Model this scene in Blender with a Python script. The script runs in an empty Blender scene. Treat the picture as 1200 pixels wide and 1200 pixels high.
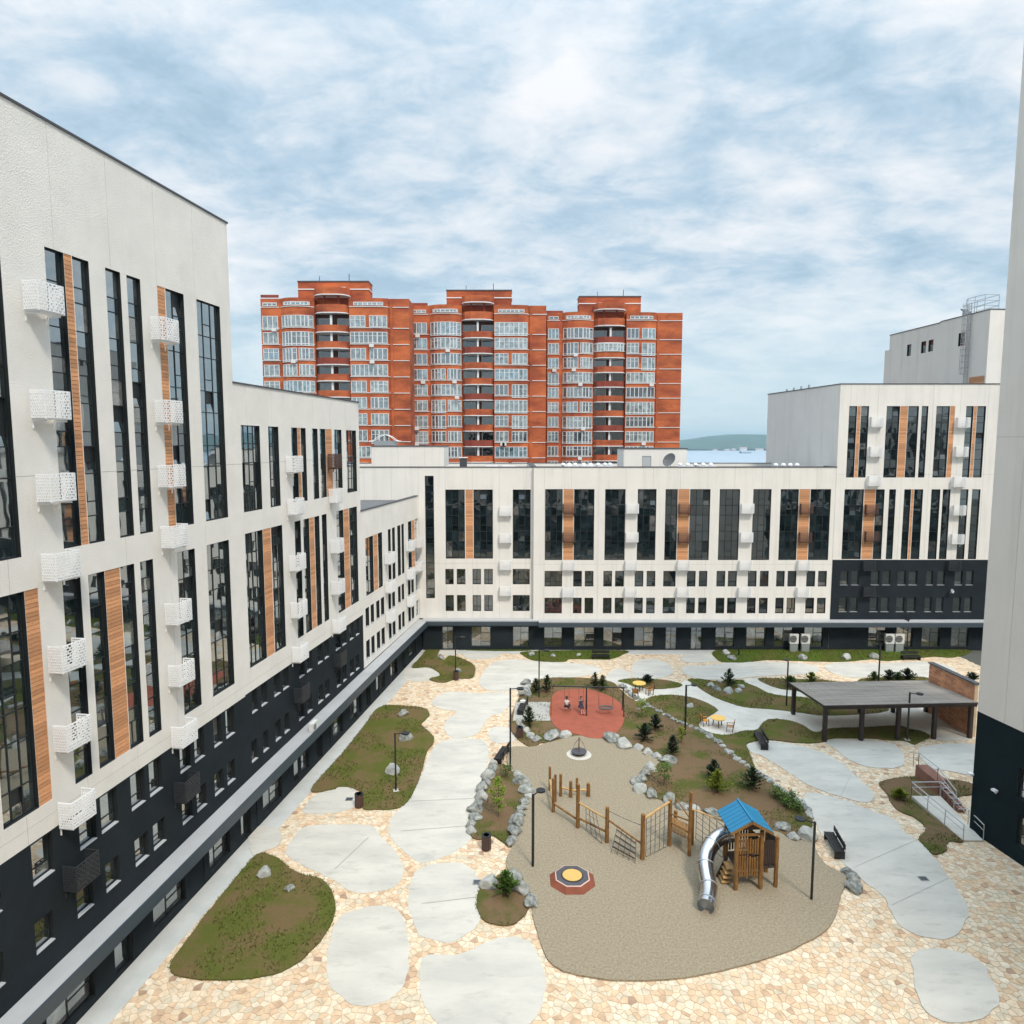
import bpy, bmesh, math, random
from mathutils import Vector, Matrix, noise
random.seed(7)
R=math.radians
SC=bpy.context.scene
COL=SC.collection
# ---------------------------------------------------------------- camera
F=810.0; PITCH=math.atan(81/F); H=23.7
cd=bpy.data.cameras.new('camera'); cam=bpy.data.objects.new('camera',cd); COL.objects.link(cam)
cd.sensor_width=36; cd.lens=36*F/1200; cd.clip_start=0.1; cd.clip_end=40000
cam.location=(0,0,H); cam.rotation_euler=(math.pi/2-PITCH,0,0)
SC.camera=cam
# ---------------------------------------------------------------- light
SUN_EL=R(52); SUN_AZ=R(154)      # azimuth measured clockwise from +Y
W=bpy.data.worlds.new('World'); SC.world=W; W.use_nodes=True
nt=W.node_tree; nt.nodes.clear()
def wn(t,**k):
    n=nt.nodes.new(t)
    for a,b in k.items(): setattr(n,a,b)
    return n
out=wn('ShaderNodeOutputWorld'); bg=wn('ShaderNodeBackground'); bg.inputs['Strength'].default_value=0.1
sky=wn('ShaderNodeTexSky',sky_type='NISHITA',sun_disc=False,sun_elevation=SUN_EL,sun_rotation=SUN_AZ,altitude=50,air_density=1.0,dust_density=1.5,ozone_density=1.2)
tc=wn('ShaderNodeTexCoord'); sep=wn('ShaderNodeSeparateXYZ'); nt.links.new(tc.outputs['Generated'],sep.inputs[0])
def wm(op,a,b=None,c=None,clamp=False):
    m=wn('ShaderNodeMath',operation=op,use_clamp=clamp)
    for i,v in enumerate((a,b,c)):
        if v is None: continue
        if isinstance(v,(int,float)): m.inputs[i].default_value=v
        else: nt.links.new(v,m.inputs[i])
    return m.outputs[0]
zc=wm('MAXIMUM',sep.outputs[2],0.0); den=wm('ADD',zc,0.26)
u=wm('DIVIDE',sep.outputs[0],den); v=wm('DIVIDE',sep.outputs[1],den)
cmb=wn('ShaderNodeCombineXYZ'); nt.links.new(u,cmb.inputs[0]); nt.links.new(v,cmb.inputs[1])
mp=wn('ShaderNodeMapping'); mp.inputs['Rotation'].default_value=(0,0,R(18)); mp.inputs['Scale'].default_value=(0.95,1.25,1); mp.inputs['Location'].default_value=(3.1,1.7,0)
nt.links.new(cmb.outputs[0],mp.inputs[0])
def noi(scale,det,rough,dist,loc=None):
    n=wn('ShaderNodeTexNoise'); n.inputs['Scale'].default_value=scale; n.inputs['Detail'].default_value=det
    n.inputs['Roughness'].default_value=rough; n.inputs['Distortion'].default_value=dist
    nt.links.new(mp.outputs[0],n.inputs['Vector']); return n.outputs['Fac']
n1=noi(2.1,8,0.58,0.25); n2=noi(6.5,8,0.64,0.35)
mixn=wm('ADD',wm('MULTIPLY',n1,0.64),wm('MULTIPLY',n2,0.36))
cr=wn('ShaderNodeValToRGB'); nt.links.new(mixn,cr.inputs[0])
e=cr.color_ramp; e.elements[0].position=0.385; e.elements[0].color=(2.15,2.95,3.65,1)
e.elements[1].position=0.62; e.elements[1].color=(4.95,5.0,5.1,1)
for p,c in ((0.455,(2.75,3.5,4.15,1)),(0.53,(3.9,4.3,4.65,1))):
    q=e.elements.new(p); q.color=c
# pale veil near the horizon
hz=wn('ShaderNodeMapRange'); hz.interpolation_type='SMOOTHSTEP'; nt.links.new(zc,hz.inputs[0]); hz.inputs[1].default_value=0.0; hz.inputs[2].default_value=0.26; hz.inputs[3].default_value=0.88; hz.inputs[4].default_value=0.0
mxh=wn('ShaderNodeMix',data_type='RGBA'); nt.links.new(hz.outputs[0],mxh.inputs[0]); nt.links.new(cr.outputs[0],mxh.inputs[6]); mxh.inputs[7].default_value=(3.65,4.4,4.7,1)
# a share of the clear sky above
mxs=wn('ShaderNodeMix',data_type='RGBA'); mxs.inputs[0].default_value=0.06
nt.links.new(mxh.outputs[2],mxs.inputs[6]); nt.links.new(sky.outputs[0],mxs.inputs[7])
# overcast sky brightens smoothly towards the zenith
zb=wm('ADD',wm('MULTIPLY',wm('POWER',zc,5.0),3.4),1.0)
vm=wn('ShaderNodeVectorMath',operation='SCALE'); nt.links.new(mxs.outputs[2],vm.inputs[0]); nt.links.new(zb,vm.inputs['Scale'])
nt.links.new(vm.outputs[0],bg.inputs[0]); nt.links.new(bg.outputs[0],out.inputs[0])
sl=bpy.data.lights.new('sun','SUN'); sl.energy=1.45; sl.angle=R(10); sl.color=(1,0.90,0.77)
so=bpy.data.objects.new('sun',sl); COL.objects.link(so)
sd=Vector((math.sin(SUN_AZ)*math.cos(SUN_EL),math.cos(SUN_AZ)*math.cos(SUN_EL),math.sin(SUN_EL)))
so.rotation_euler=sd.to_track_quat('Z','Y').to_euler()
SC.view_settings.view_transform='Standard'; SC.view_settings.look='None'; SC.view_settings.exposure=0.95; SC.view_settings.gamma=1
SC.view_settings.use_curve_mapping=False
SC.render.engine='CYCLES'

# ---------------------------------------------------------------- photo geometry
cP,sP=math.cos(PITCH),math.sin(PITCH)
def ray(x,y):
    a=(x-600)/F; b=(y-600)/F
    return (a,cP-b*sP,-(sP+b*cP))
def G(x,y,z=0.0):
    d=ray(x,y); t=(z-H)/d[2]; return (d[0]*t,d[1]*t)
def atY(x,y,Y):
    d=ray(x,y); t=Y/d[1]; return (d[0]*t,Y,H+d[2]*t)
class Plane:
    """vertical wall plane: origin (x,y), unit direction d"""
    def __init__(s,P0,d): L=math.hypot(*d); s.P0=P0; s.d=(d[0]/L,d[1]/L); s.rz=math.atan2(d[1],d[0])
    def s(s,x,z):
        k=(x-600)/F; C=s.P0; d=s.d
        return (k*(C[1]*cP-(z-H)*sP)-C[0])/(d[0]-k*d[1]*cP)
    def pick(s,x,y):
        n=(s.d[1],-s.d[0]); r=ray(x,y); t=(s.P0[0]*n[0]+s.P0[1]*n[1])/(r[0]*n[0]+r[1]*n[1])
        p=(r[0]*t,r[1]*t); return ((p[0]-s.P0[0])*s.d[0]+(p[1]-s.P0[1])*s.d[1], H+r[2]*t)
# ---------------------------------------------------------------- materials
MATS={}
def mat(name,col,rough=0.8,var=0.0,vscale=1.0,col2=None,bump=0.0,bscale=20.0,metal=0.0,rand=0.0,spec=0.5,streak=None,det=5,stain=None):
    m=bpy.data.materials.new(name); m.use_nodes=True; t=m.node_tree; b=t.nodes['Principled BSDF']; L=t.links
    b.inputs['Roughness'].default_value=rough; b.inputs['Metallic'].default_value=metal; b.inputs['Specular IOR Level'].default_value=spec
    b.inputs['Base Color'].default_value=(*col,1)
    co=t.nodes.new('ShaderNodeTexCoord')
    vec=co.outputs['Object']
    last=None
    if var or col2:
        mpn=t.nodes.new('ShaderNodeMapping'); L.new(vec,mpn.inputs[0])
        if streak: mpn.inputs['Scale'].default_value=streak
        n=t.nodes.new('ShaderNodeTexNoise'); n.inputs['Scale'].default_value=vscale; n.inputs['Detail'].default_value=det; n.inputs['Roughness'].default_value=0.62
        L.new(mpn.outputs[0],n.inputs['Vector'])
        r=t.nodes.new('ShaderNodeValToRGB'); L.new(n.outputs['Fac'],r.inputs[0])
        c2=col2 if col2 else tuple(max(0,c*(1-var)) for c in col); c1=col if col2 else tuple(min(1,c*(1+var)) for c in col)
        r.color_ramp.elements[0].position=0.36; r.color_ramp.elements[0].color=(*c2,1)
        r.color_ramp.elements[1].position=0.64; r.color_ramp.elements[1].color=(*c1,1)
        L.new(r.outputs[0],b.inputs['Base Color']); last=r.outputs[0]
    if rand:
        g=t.nodes.new('ShaderNodeNewGeometry'); hs=t.nodes.new('ShaderNodeHueSaturation')
        mr=t.nodes.new('ShaderNodeMapRange'); L.new(g.outputs['Random Per Island'],mr.inputs[0]); mr.inputs[3].default_value=1-rand; mr.inputs[4].default_value=1+rand
        L.new(mr.outputs[0],hs.inputs['Value'])
        if last: L.new(last,hs.inputs['Color'])
        else: hs.inputs['Color'].default_value=(*col,1)
        L.new(hs.outputs[0],b.inputs['Base Color'])
    if stain and last:
        sc_,lo_,hi_,dk=stain; mpn=t.nodes.new('ShaderNodeMapping'); L.new(vec,mpn.inputs[0]); mpn.inputs['Scale'].default_value=sc_; mpn.inputs['Location'].default_value=(3.7,1.1,8.2)
        n=t.nodes.new('ShaderNodeTexNoise'); n.inputs['Scale'].default_value=1; n.inputs['Detail'].default_value=8; n.inputs['Roughness'].default_value=0.7; L.new(mpn.outputs[0],n.inputs['Vector'])
        mr=t.nodes.new('ShaderNodeMapRange'); L.new(n.outputs['Fac'],mr.inputs[0]); mr.inputs[1].default_value=lo_; mr.inputs[2].default_value=hi_; mr.inputs[3].default_value=dk; mr.inputs[4].default_value=1.0
        vv=t.nodes.new('ShaderNodeVectorMath'); vv.operation='SCALE'; L.new(last,vv.inputs[0]); L.new(mr.outputs[0],vv.inputs['Scale']); L.new(vv.outputs[0],b.inputs['Base Color'])
    if bump:
        n=t.nodes.new('ShaderNodeTexNoise'); n.inputs['Scale'].default_value=bscale; n.inputs['Detail'].default_value=4
        L.new(vec,n.inputs['Vector']); bp=t.nodes.new('ShaderNodeBump'); bp.inputs['Strength'].default_value=bump; bp.inputs['Distance'].default_value=0.05
        L.new(n.outputs['Fac'],bp.inputs['Height']); L.new(bp.outputs[0],b.inputs['Normal'])
    MATS[name]=m; return m
def glassmat(name,stops,rough=0.03,wob=0.25,spec=1.0,wscale=0.8,gloss=0.14,gk=1.6):
    m=bpy.data.materials.new(name); m.use_nodes=True; t=m.node_tree; b=t.nodes['Principled BSDF']; L=t.links
    b.inputs['Roughness'].default_value=rough; b.inputs['Specular IOR Level'].default_value=spec; b.inputs['IOR'].default_value=1.6
    oi=t.nodes.new('ShaderNodeObjectInfo'); r=t.nodes.new('ShaderNodeValToRGB'); L.new(oi.outputs['Random'],r.inputs[0]); r.color_ramp.interpolation='CONSTANT'
    for i,(p,c) in enumerate(stops):
        el=r.color_ramp.elements[i] if i<2 else r.color_ramp.elements.new(p)
        el.position=p; el.color=(*c,1)
    g=t.nodes.new('ShaderNodeNewGeometry')
    n=t.nodes.new('ShaderNodeTexNoise'); n.inputs['Scale'].default_value=1.4; n.inputs['Detail'].default_value=3; L.new(g.outputs['Position'],n.inputs['Vector'])
    rr=t.nodes.new('ShaderNodeMapRange'); L.new(n.outputs['Fac'],rr.inputs[0]); rr.inputs[1].default_value=0.35; rr.inputs[2].default_value=0.7; rr.inputs[3].default_value=0.35; rr.inputs[4].default_value=1.5
    vmn=t.nodes.new('ShaderNodeVectorMath'); vmn.operation='SCALE'; L.new(r.outputs[0],vmn.inputs[0]); L.new(rr.outputs[0],vmn.inputs['Scale']); L.new(vmn.outputs[0],b.inputs['Base Color'])
    n2=t.nodes.new('ShaderNodeTexNoise'); n2.inputs['Scale'].default_value=wscale; n2.inputs['Detail'].default_value=1; L.new(g.outputs['Position'],n2.inputs['Vector'])
    bp=t.nodes.new('ShaderNodeBump'); bp.inputs['Strength'].default_value=wob; bp.inputs['Distance'].default_value=0.05; L.new(n2.outputs['Fac'],bp.inputs['Height']); L.new(bp.outputs[0],b.inputs['Normal'])
    gl=t.nodes.new('ShaderNodeBsdfGlossy'); gl.inputs['Roughness'].default_value=0.015; gl.inputs['Color'].default_value=(0.86,0.93,0.95,1); L.new(bp.outputs[0],gl.inputs['Normal'])
    lw=t.nodes.new('ShaderNodeFresnel'); lw.inputs['IOR'].default_value=1.45; L.new(bp.outputs[0],lw.inputs['Normal'])
    ma=t.nodes.new('ShaderNodeMath'); ma.operation='MULTIPLY_ADD'; ma.use_clamp=True; L.new(lw.outputs[0],ma.inputs[0]); ma.inputs[1].default_value=gk; ma.inputs[2].default_value=gloss
    mx=t.nodes.new('ShaderNodeMixShader'); L.new(ma.outputs[0],mx.inputs[0]); L.new(b.outputs[0],mx.inputs[1]); L.new(gl.outputs[0],mx.inputs[2]); L.new(mx.outputs[0],t.nodes['Material Output'].inputs[0])
    MATS[name]=m; return m
mat('stucco',(0.76,0.735,0.69),0.9,0.04,0.5,bump=0.5,bscale=16,spec=.3,stain=((0.5,0.5,0.16),0.36,0.5,0.95))
mat('stucco_smooth',(0.74,0.715,0.67),0.9,0.03,0.3,bump=0.2,bscale=14,stain=((1.1,1.1,0.08),0.36,0.5,0.92))
mat('stucco_shaded',(0.70,0.665,0.61),0.9,0.03,0.25,bump=0.15,bscale=14,stain=((1.1,1.1,0.06),0.36,0.5,0.93))  # white stucco darkened and warmed: shade of left-facing walls put into its colour
mat('dark_render',(0.018,0.024,0.029),0.85,0.14,0.5,bump=0.4,bscale=9,spec=.12)
mat('dark_wall_right',(0.008,0.017,0.021),0.85,0.12,0.5,bump=0.15,bscale=12,spec=.12)
mat('black_metal',(0.010,0.013,0.015),0.45)
mat('frame_dark',(0.012,0.016,0.018),0.5)
mat('wood',(0.64,0.32,0.155),0.7,vscale=2.2,col2=(0.52,0.245,0.115),streak=(3,3,9),rand=0.22)
mat('coping',(0.06,0.065,0.075),0.55)
mat('roofing',(0.12,0.125,0.13),0.85,0.12,0.6)
mat('white_metal',(0.80,0.81,0.82),0.5)
mat('brown_metal',(0.09,0.05,0.042),0.55)
mat('dark_cage',(0.03,0.034,0.04),0.5)
mat('fascia',(0.045,0.065,0.085),0.5)
mat('canopy_top',(0.40,0.41,0.42),0.6,0.05,0.7)
mat('sill',(0.42,0.44,0.46),0.6)
mat('joint',(0.42,0.415,0.40),0.9)
glassmat('glass_far',[(0.0,(0.008,0.015,0.017)),(0.45,(0.014,0.024,0.028)),(0.78,(0.028,0.038,0.04)),(0.93,(0.06,0.065,0.065)),(0.98,(0.13,0.13,0.125))],wob=0.2,gloss=0.035,gk=1.0)
glassmat('glass',[(0.0,(0.012,0.020,0.022)),(0.45,(0.02,0.032,0.034)),(0.70,(0.035,0.045,0.045)),(0.86,(0.085,0.09,0.088)),(0.94,(0.20,0.195,0.18))],wob=0.07,gloss=0.22)
glassmat('glass_shop',[(0.0,(0.05,0.05,0.045)),(0.4,(0.13,0.125,0.12)),(0.8,(0.24,0.235,0.22)),(0.95,(0.03,0.04,0.04))],wob=0.2)  # base tones raised: pale surroundings reflected in the panes are painted in
glassmat('glass_red',[(0.0,(0.20,0.24,0.25)),(0.35,(0.10,0.13,0.15)),(0.6,(0.28,0.33,0.34)),(0.8,(0.16,0.26,0.31)),(0.93,(0.05,0.06,0.07))],wob=0.1,spec=0.8)
mat('brick_orange',(0.56,0.145,0.045),0.85,vscale=0.22,col2=(0.30,0.062,0.026),streak=(0.8,0.8,1.7),stain=((.12,.12,.33),.42,.5,.72),bump=0.3,bscale=6)
mat('brick_dark',(0.24,0.048,0.028),0.85,0.15,0.5)
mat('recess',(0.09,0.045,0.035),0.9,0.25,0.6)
mat('pvc',(0.72,0.74,0.75),0.5)
mat('concrete_light',(0.565,0.54,0.48),0.9,vscale=0.45,col2=(0.46,0.445,0.40),bump=0.35,bscale=3,det=14,streak=(0.6,1.5,1),stain=((0.9,2.6,1),0.30,0.46,0.80))
mat('concrete_path',(0.62,0.59,0.52),0.9,vscale=0.5,col2=(0.52,0.49,0.43),bump=0.15,bscale=5,det=8,stain=((1.5,1.5,1),0.30,0.44,0.8))
mat('sidewalk',(0.46,0.47,0.45),0.9,0.08,0.6)
mat('mortar',(0.50,0.40,0.28),0.95,0.12,1.5)
mat('soil',(0.17,0.115,0.07),0.97,vscale=1.6,col2=(0.115,0.082,0.05),bump=0.8,bscale=6,det=8)
mat('sand',(0.335,0.282,0.20),0.97,vscale=9,col2=(0.225,0.19,0.135),spec=.15,bump=1.0,bscale=9,det=12)
mat('gravel',(0.36,0.35,0.32),0.97,0.15,4,bump=0.8,bscale=9,det=8)
mat('rubber',(0.29,0.075,0.042),0.9,0.10,1.2,bump=0.2,bscale=20)
mat('timber',(0.27,0.138,0.034),0.75,vscale=3,col2=(0.15,0.066,0.018),streak=(3,3,0.7))
mat('timber_pale',(0.46,0.285,0.115),0.75,0.15,3)
mat('timber_dark',(0.045,0.028,0.022),0.7,0.15,3)
mat('rope',(0.11,0.10,0.095),0.9)
mat('blue_roof',(0.008,0.17,0.33),0.45,0.06,1)
mat('steel',(0.62,0.63,0.65),0.22,metal=1.0)
mat('galv',(0.42,0.45,0.47),0.45,metal=0.6)
mat('pergola_dark',(0.028,0.018,0.016),0.6)
mat('roof_sheet',(0.34,0.305,0.265),0.6,vscale=0.8,col2=(0.22,0.195,0.17),streak=(0.3,4,1))
mat('brick_wall',(0.52,0.26,0.14),0.85,vscale=1.5,col2=(0.40,0.18,0.10),rand=0.25)
mat('bench_black',(0.010,0.010,0.011),0.5)
mat('plastic_orange',(0.75,0.32,0.02),0.5)
mat('table_yellow',(0.78,0.48,0.12),0.5)
mat('chair_wood',(0.42,0.20,0.06),0.6)
mat('pad_grey',(0.07,0.07,0.08),0.8,0.1,3)
mat('pad_yellow',(0.60,0.38,0.11),0.7)
mat('pad_rust',(0.20,0.058,0.03),0.9,0.12,2)
mat('pad_edge',(0.60,0.42,0.36),0.8)
mat('stair_brown',(0.22,0.105,0.075),0.85,0.15,2)
mat('skin',(0.50,0.29,0.20),0.6); mat('cloth_white',(0.72,0.72,0.72),0.85); mat('cloth_navy',(0.035,0.045,0.08),0.85)
mat('cloth_pink',(0.62,0.20,0.24),0.8); mat('hair',(0.03,0.018,0.012),0.7)
mat('ac_white',(0.66,0.67,0.66),0.5); mat('fan_dark',(0.05,0.05,0.05),0.6)
mat('bark',(0.12,0.085,0.06),0.9)
mat('ship',(0.09,0.13,0.17),0.7); mat('far_house',(0.62,0.63,0.64),0.8); mat('far_house_pink',(0.50,0.30,0.32),0.8)
def foliage(n,c,r=0.45):
    m=mat(n,c,0.75,rand=r,spec=0.25); m.node_tree.nodes['Principled BSDF'].inputs['Subsurface Weight'].default_value=0.0; return m
foliage('pine',(0.030,0.060,0.018)); foliage('pine_dark',(0.014,0.032,0.014)); foliage('lime',(0.14,0.21,0.015)); foliage('green',(0.065,0.12,0.018))
foliage('yellowgreen',(0.16,0.19,0.014))
mat('hill',(0.045,0.10,0.06),0.95,vscale=0.004,col2=(0.022,0.055,0.04)); mat('land',(0.10,0.105,0.09),0.95,0.2,0.05)
# water
m=mat('water',(0.34,0.41,0.48),0.45,0.03,0.003)
# lawn : green and dry patches
def lawnmat(name,g,d,lo,hi,sc=0.22):
    m=mat(name,g,0.97,vscale=sc,col2=d,bump=0.9,bscale=7,det=12,spec=.1)
    r=[n for n in m.node_tree.nodes if n.type=='VALTORGB'][0].color_ramp
    r.elements[0].position=lo; r.elements[1].position=hi; return m
lawnmat('lawn',(0.090,0.100,0.022),(0.140,0.100,0.046),0.42,0.57,0.4)
lawnmat('lawn_green',(0.075,0.105,0.016),(0.095,0.088,0.022),0.38,0.56,0.4)
lawnmat('bed',(0.078,0.084,0.022),(0.150,0.100,0.056),0.48,0.60,0.40)
# flagstones : colour per stone
m=bpy.data.materials.new('flagstone'); m.use_nodes=True; t=m.node_tree; b=t.nodes['Principled BSDF']; b.inputs['Roughness'].default_value=0.9
g=t.nodes.new('ShaderNodeNewGeometry'); r=t.nodes.new('ShaderNodeValToRGB'); t.links.new(g.outputs['Random Per Island'],r.inputs[0]); r.color_ramp.interpolation='CONSTANT'
for i,(p,c) in enumerate([(0,(0.66,0.53,0.375)),(0.25,(0.63,0.465,0.305)),(0.45,(0.69,0.585,0.44)),(0.70,(0.60,0.43,0.285)),(0.80,(0.59,0.51,0.38)),(0.94,(0.52,0.36,0.235)),(0.985,(0.38,0.25,0.17))]):
    el=r.color_ramp.elements[i] if i<2 else r.color_ramp.elements.new(p)
    el.position=p; el.color=(*c,1)
n=t.nodes.new('ShaderNodeTexNoise'); n.inputs['Scale'].default_value=3; n.inputs['Detail'].default_value=6; co=t.nodes.new('ShaderNodeTexCoord'); t.links.new(co.outputs['Object'],n.inputs['Vector'])
mr=t.nodes.new('ShaderNodeMapRange'); t.links.new(n.outputs['Fac'],mr.inputs[0]); mr.inputs[1].default_value=0.3; mr.inputs[2].default_value=0.7; mr.inputs[3].default_value=0.82; mr.inputs[4].default_value=1.12
vs=t.nodes.new('ShaderNodeVectorMath'); vs.operation='SCALE'; t.links.new(r.outputs[0],vs.inputs[0]); t.links.new(mr.outputs[0],vs.inputs['Scale']); t.links.new(vs.outputs[0],b.inputs['Base Color'])
MATS['flagstone']=m
# rocks
m=mat('rock',(0.38,0.38,0.345),0.9,vscale=2.8,col2=(0.10,0.12,0.115),bump=0.9,bscale=6,det=8)
m=mat('rock_pale',(0.44,0.43,0.39),0.9,vscale=2.0,col2=(0.28,0.30,0.29),bump=0.9,bscale=6,det=8)

# ---------------------------------------------------------------- mesh helpers
class MB:
    def __init__(s): s.v=[]; s.f=[]; s.m=[]
    def add(s,vs,fs,mi=0):
        k=len(s.v); s.v+=[tuple(p) for p in vs]; s.f+=[tuple(i+k for i in f) for f in fs]; s.m+=[mi]*len(fs); return s
    def box(s,x0,x1,y0,y1,z0,z1,mi=0):
        return s.add([(x0,y0,z0),(x1,y0,z0),(x1,y1,z0),(x0,y1,z0),(x0,y0,z1),(x1,y0,z1),(x1,y1,z1),(x0,y1,z1)],
            [(0,3,2,1),(4,5,6,7),(0,1,5,4),(1,2,6,5),(2,3,7,6),(3,0,4,7)],mi)
    def quad(s,a,b,c,d,mi=0): return s.add([a,b,c,d],[(0,1,2,3)],mi)
    def bar(s,a,b,w,h=None,mi=0,up=(0,0,1)):
        """box section beam from a to b"""
        h=h or w; a=Vector(a); b=Vector(b); d=(b-a).normalized(); u=Vector(up)
        if abs(d.dot(u))>0.98: u=Vector((1,0,0))
        x=d.cross(u).normalized()*w/2; z=x.cross(d).normalized()*h/2
        vs=[]
        for p in (a,b): vs+=[p-x-z,p+x-z,p+x+z,p-x+z]
        return s.add(vs,[(0,1,2,3),(7,6,5,4),(0,4,5,1),(1,5,6,2),(2,6,7,3),(3,7,4,0)],mi)
    def tube(s,pts,r,n=8,mi=0,cap=True):
        pts=[Vector(p) for p in pts]; rs=r if isinstance(r,(list,tuple)) else [r]*len(pts); vs=[]; fs=[]
        prev=None
        for i,p in enumerate(pts):
            d=(pts[min(i+1,len(pts)-1)]-pts[max(i-1,0)]).normalized()
            if prev is None:
                u=Vector((0,0,1)) if abs(d.z)<0.9 else Vector((1,0,0)); x=d.cross(u).normalized()
            else: x=(prev-d*prev.dot(d)).normalized()
            prev=x; y=d.cross(x)
            for k in range(n):
                a=2*math.pi*k/n; vs.append(p+(x*math.cos(a)+y*math.sin(a))*rs[i])
        for i in range(len(pts)-1):
            for k in range(n): k2=(k+1)%n; fs.append((i*n+k,i*n+k2,(i+1)*n+k2,(i+1)*n+k))
        if cap: fs.append(tuple(range(n))[::-1]); fs.append(tuple((len(pts)-1)*n+k for k in range(n)))
        return s.add(vs,fs,mi)
    def cyl(s,x,y,z0,z1,r,n=12,r2=None,mi=0): return s.tube([(x,y,z0),(x,y,z1)],[r,r if r2 is None else r2],n,mi)
    def prism(s,pts,z0,z1,mi=0,top=True):
        n=len(pts); A=sum(pts[i][0]*pts[(i+1)%n][1]-pts[(i+1)%n][0]*pts[i][1] for i in range(n))
        if A<0: pts=pts[::-1]
        fs=[(i,(i+1)%n,n+(i+1)%n,n+i) for i in range(n)]
        if top: fs.append(tuple(n+i for i in range(n)))
        return s.add([(p[0],p[1],z0) for p in pts]+[(p[0],p[1],z1) for p in pts],fs,mi)
    def mesh(s,name,mats,smooth=False):
        me=bpy.data.meshes.new(name); me.from_pydata(s.v,[],s.f)
        for mm in (mats if isinstance(mats,(list,tuple)) else [mats]): me.materials.append(MATS[mm])
        if len(set(s.m))>1: me.polygons.foreach_set('material_index',s.m)
        if smooth: me.polygons.foreach_set('use_smooth',[True]*len(s.f))
        me.update(); return me
    def build(s,name,mats,parent=None,smooth=False,loc=(0,0,0),rz=0):
        return link(name,s.mesh(name,mats,smooth),parent,loc,rz)
def link(name,data,parent=None,loc=(0,0,0),rz=0,scale=None):
    o=bpy.data.objects.new(name,data); COL.objects.link(o); o.location=loc
    if rz: o.rotation_euler=(0,0,rz)
    if scale: o.scale=scale
    if parent: o.parent=parent
    return o
def tag(o,label,cat,group=None):
    o['label']=label; o['category']=cat
    if group: o['group']=group
    return o
def thing(name,label,cat,loc=(0,0,0),rz=0,group=None): return tag(link(name,None,None,loc,rz),label,cat,group)
def struct(o): o['kind']='structure'; return o
def stuff(o,label=None,cat=None):
    o['kind']='stuff'
    if label: tag(o,label,cat)
    return o
KIDS={}
def dup(o,loc=None,rz=None,label=None,group=None,scale=None,parent=None):
    c=o.copy(); COL.objects.link(c)
    if parent: c.parent=parent
    if loc is not None: c.location=loc
    if rz is not None: c.rotation_euler=(0,0,rz)
    if scale: c.scale=scale
    if label: c['label']=label
    if group: c['group']=group
    if o.name not in KIDS: KIDS[o.name]=list(o.children)
    for ch in KIDS[o.name]: dup(ch,parent=c)
    return c
UB={}
def unitbox(m):
    if m not in UB: UB[m]=MB().box(0,1,0,1,0,1).mesh('pane',m)
    return UB[m]
# stepped wall: openings = (s0,s1,z0,z1,depth,back material index)
def facade(name,parent,s0,s1,z0,z1,y,openings,mats,wall=0,reveal=1):
    S=sorted({s0,s1,*[min(max(v,s0),s1) for o in openings for v in o[:2]]}); Z=sorted({z0,z1,*[min(max(v,z0),z1) for o in openings for v in o[2:4]]})
    S=[a for i,a in enumerate(S) if i==0 or a-S[i-1]>1e-4]; Z=[a for i,a in enumerate(Z) if i==0 or a-Z[i-1]>1e-4]
    nS,nZ=len(S)-1,len(Z)-1; D=[[(0,wall)]*nZ for _ in range(nS)]
    for o in openings:
        for i in range(nS):
            sm=(S[i]+S[i+1])/2
            if o[0]<sm<o[1]:
                for j in range(nZ):
                    if o[2]<(Z[j]+Z[j+1])/2<o[3] and o[4]>D[i][j][0]: D[i][j]=(o[4],o[5])
    mb=MB()
    for i in range(nS):
        j=0
        while j<nZ:
            k=j
            while k+1<nZ and D[i][k+1]==D[i][j]: k+=1
            d,mi=D[i][j]; mb.quad((S[i],y+d,Z[j]),(S[i+1],y+d,Z[j]),(S[i+1],y+d,Z[k+1]),(S[i],y+d,Z[k+1]),mi); j=k+1
    for i in range(nS):
        for j in range(nZ):
            d=D[i][j][0]
            if i+1<nS:
                e_=D[i+1][j][0]
                if abs(e_-d)>1e-4:
                    mb.quad((S[i+1],y+d,Z[j]),(S[i+1],y+e_,Z[j]),(S[i+1],y+e_,Z[j+1]),(S[i+1],y+d,Z[j+1]),reveal if max(d,e_)>0.1 else wall)
            if j+1<nZ:
                e_=D[i][j+1][0]
                if abs(e_-d)>1e-4:
                    mb.quad((S[i],y+d,Z[j+1]),(S[i+1],y+d,Z[j+1]),(S[i+1],y+e_,Z[j+1]),(S[i],y+e_,Z[j+1]),reveal if max(d,e_)>0.1 else wall)
    return mb.build(name,mats,parent)
FR={}
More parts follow.
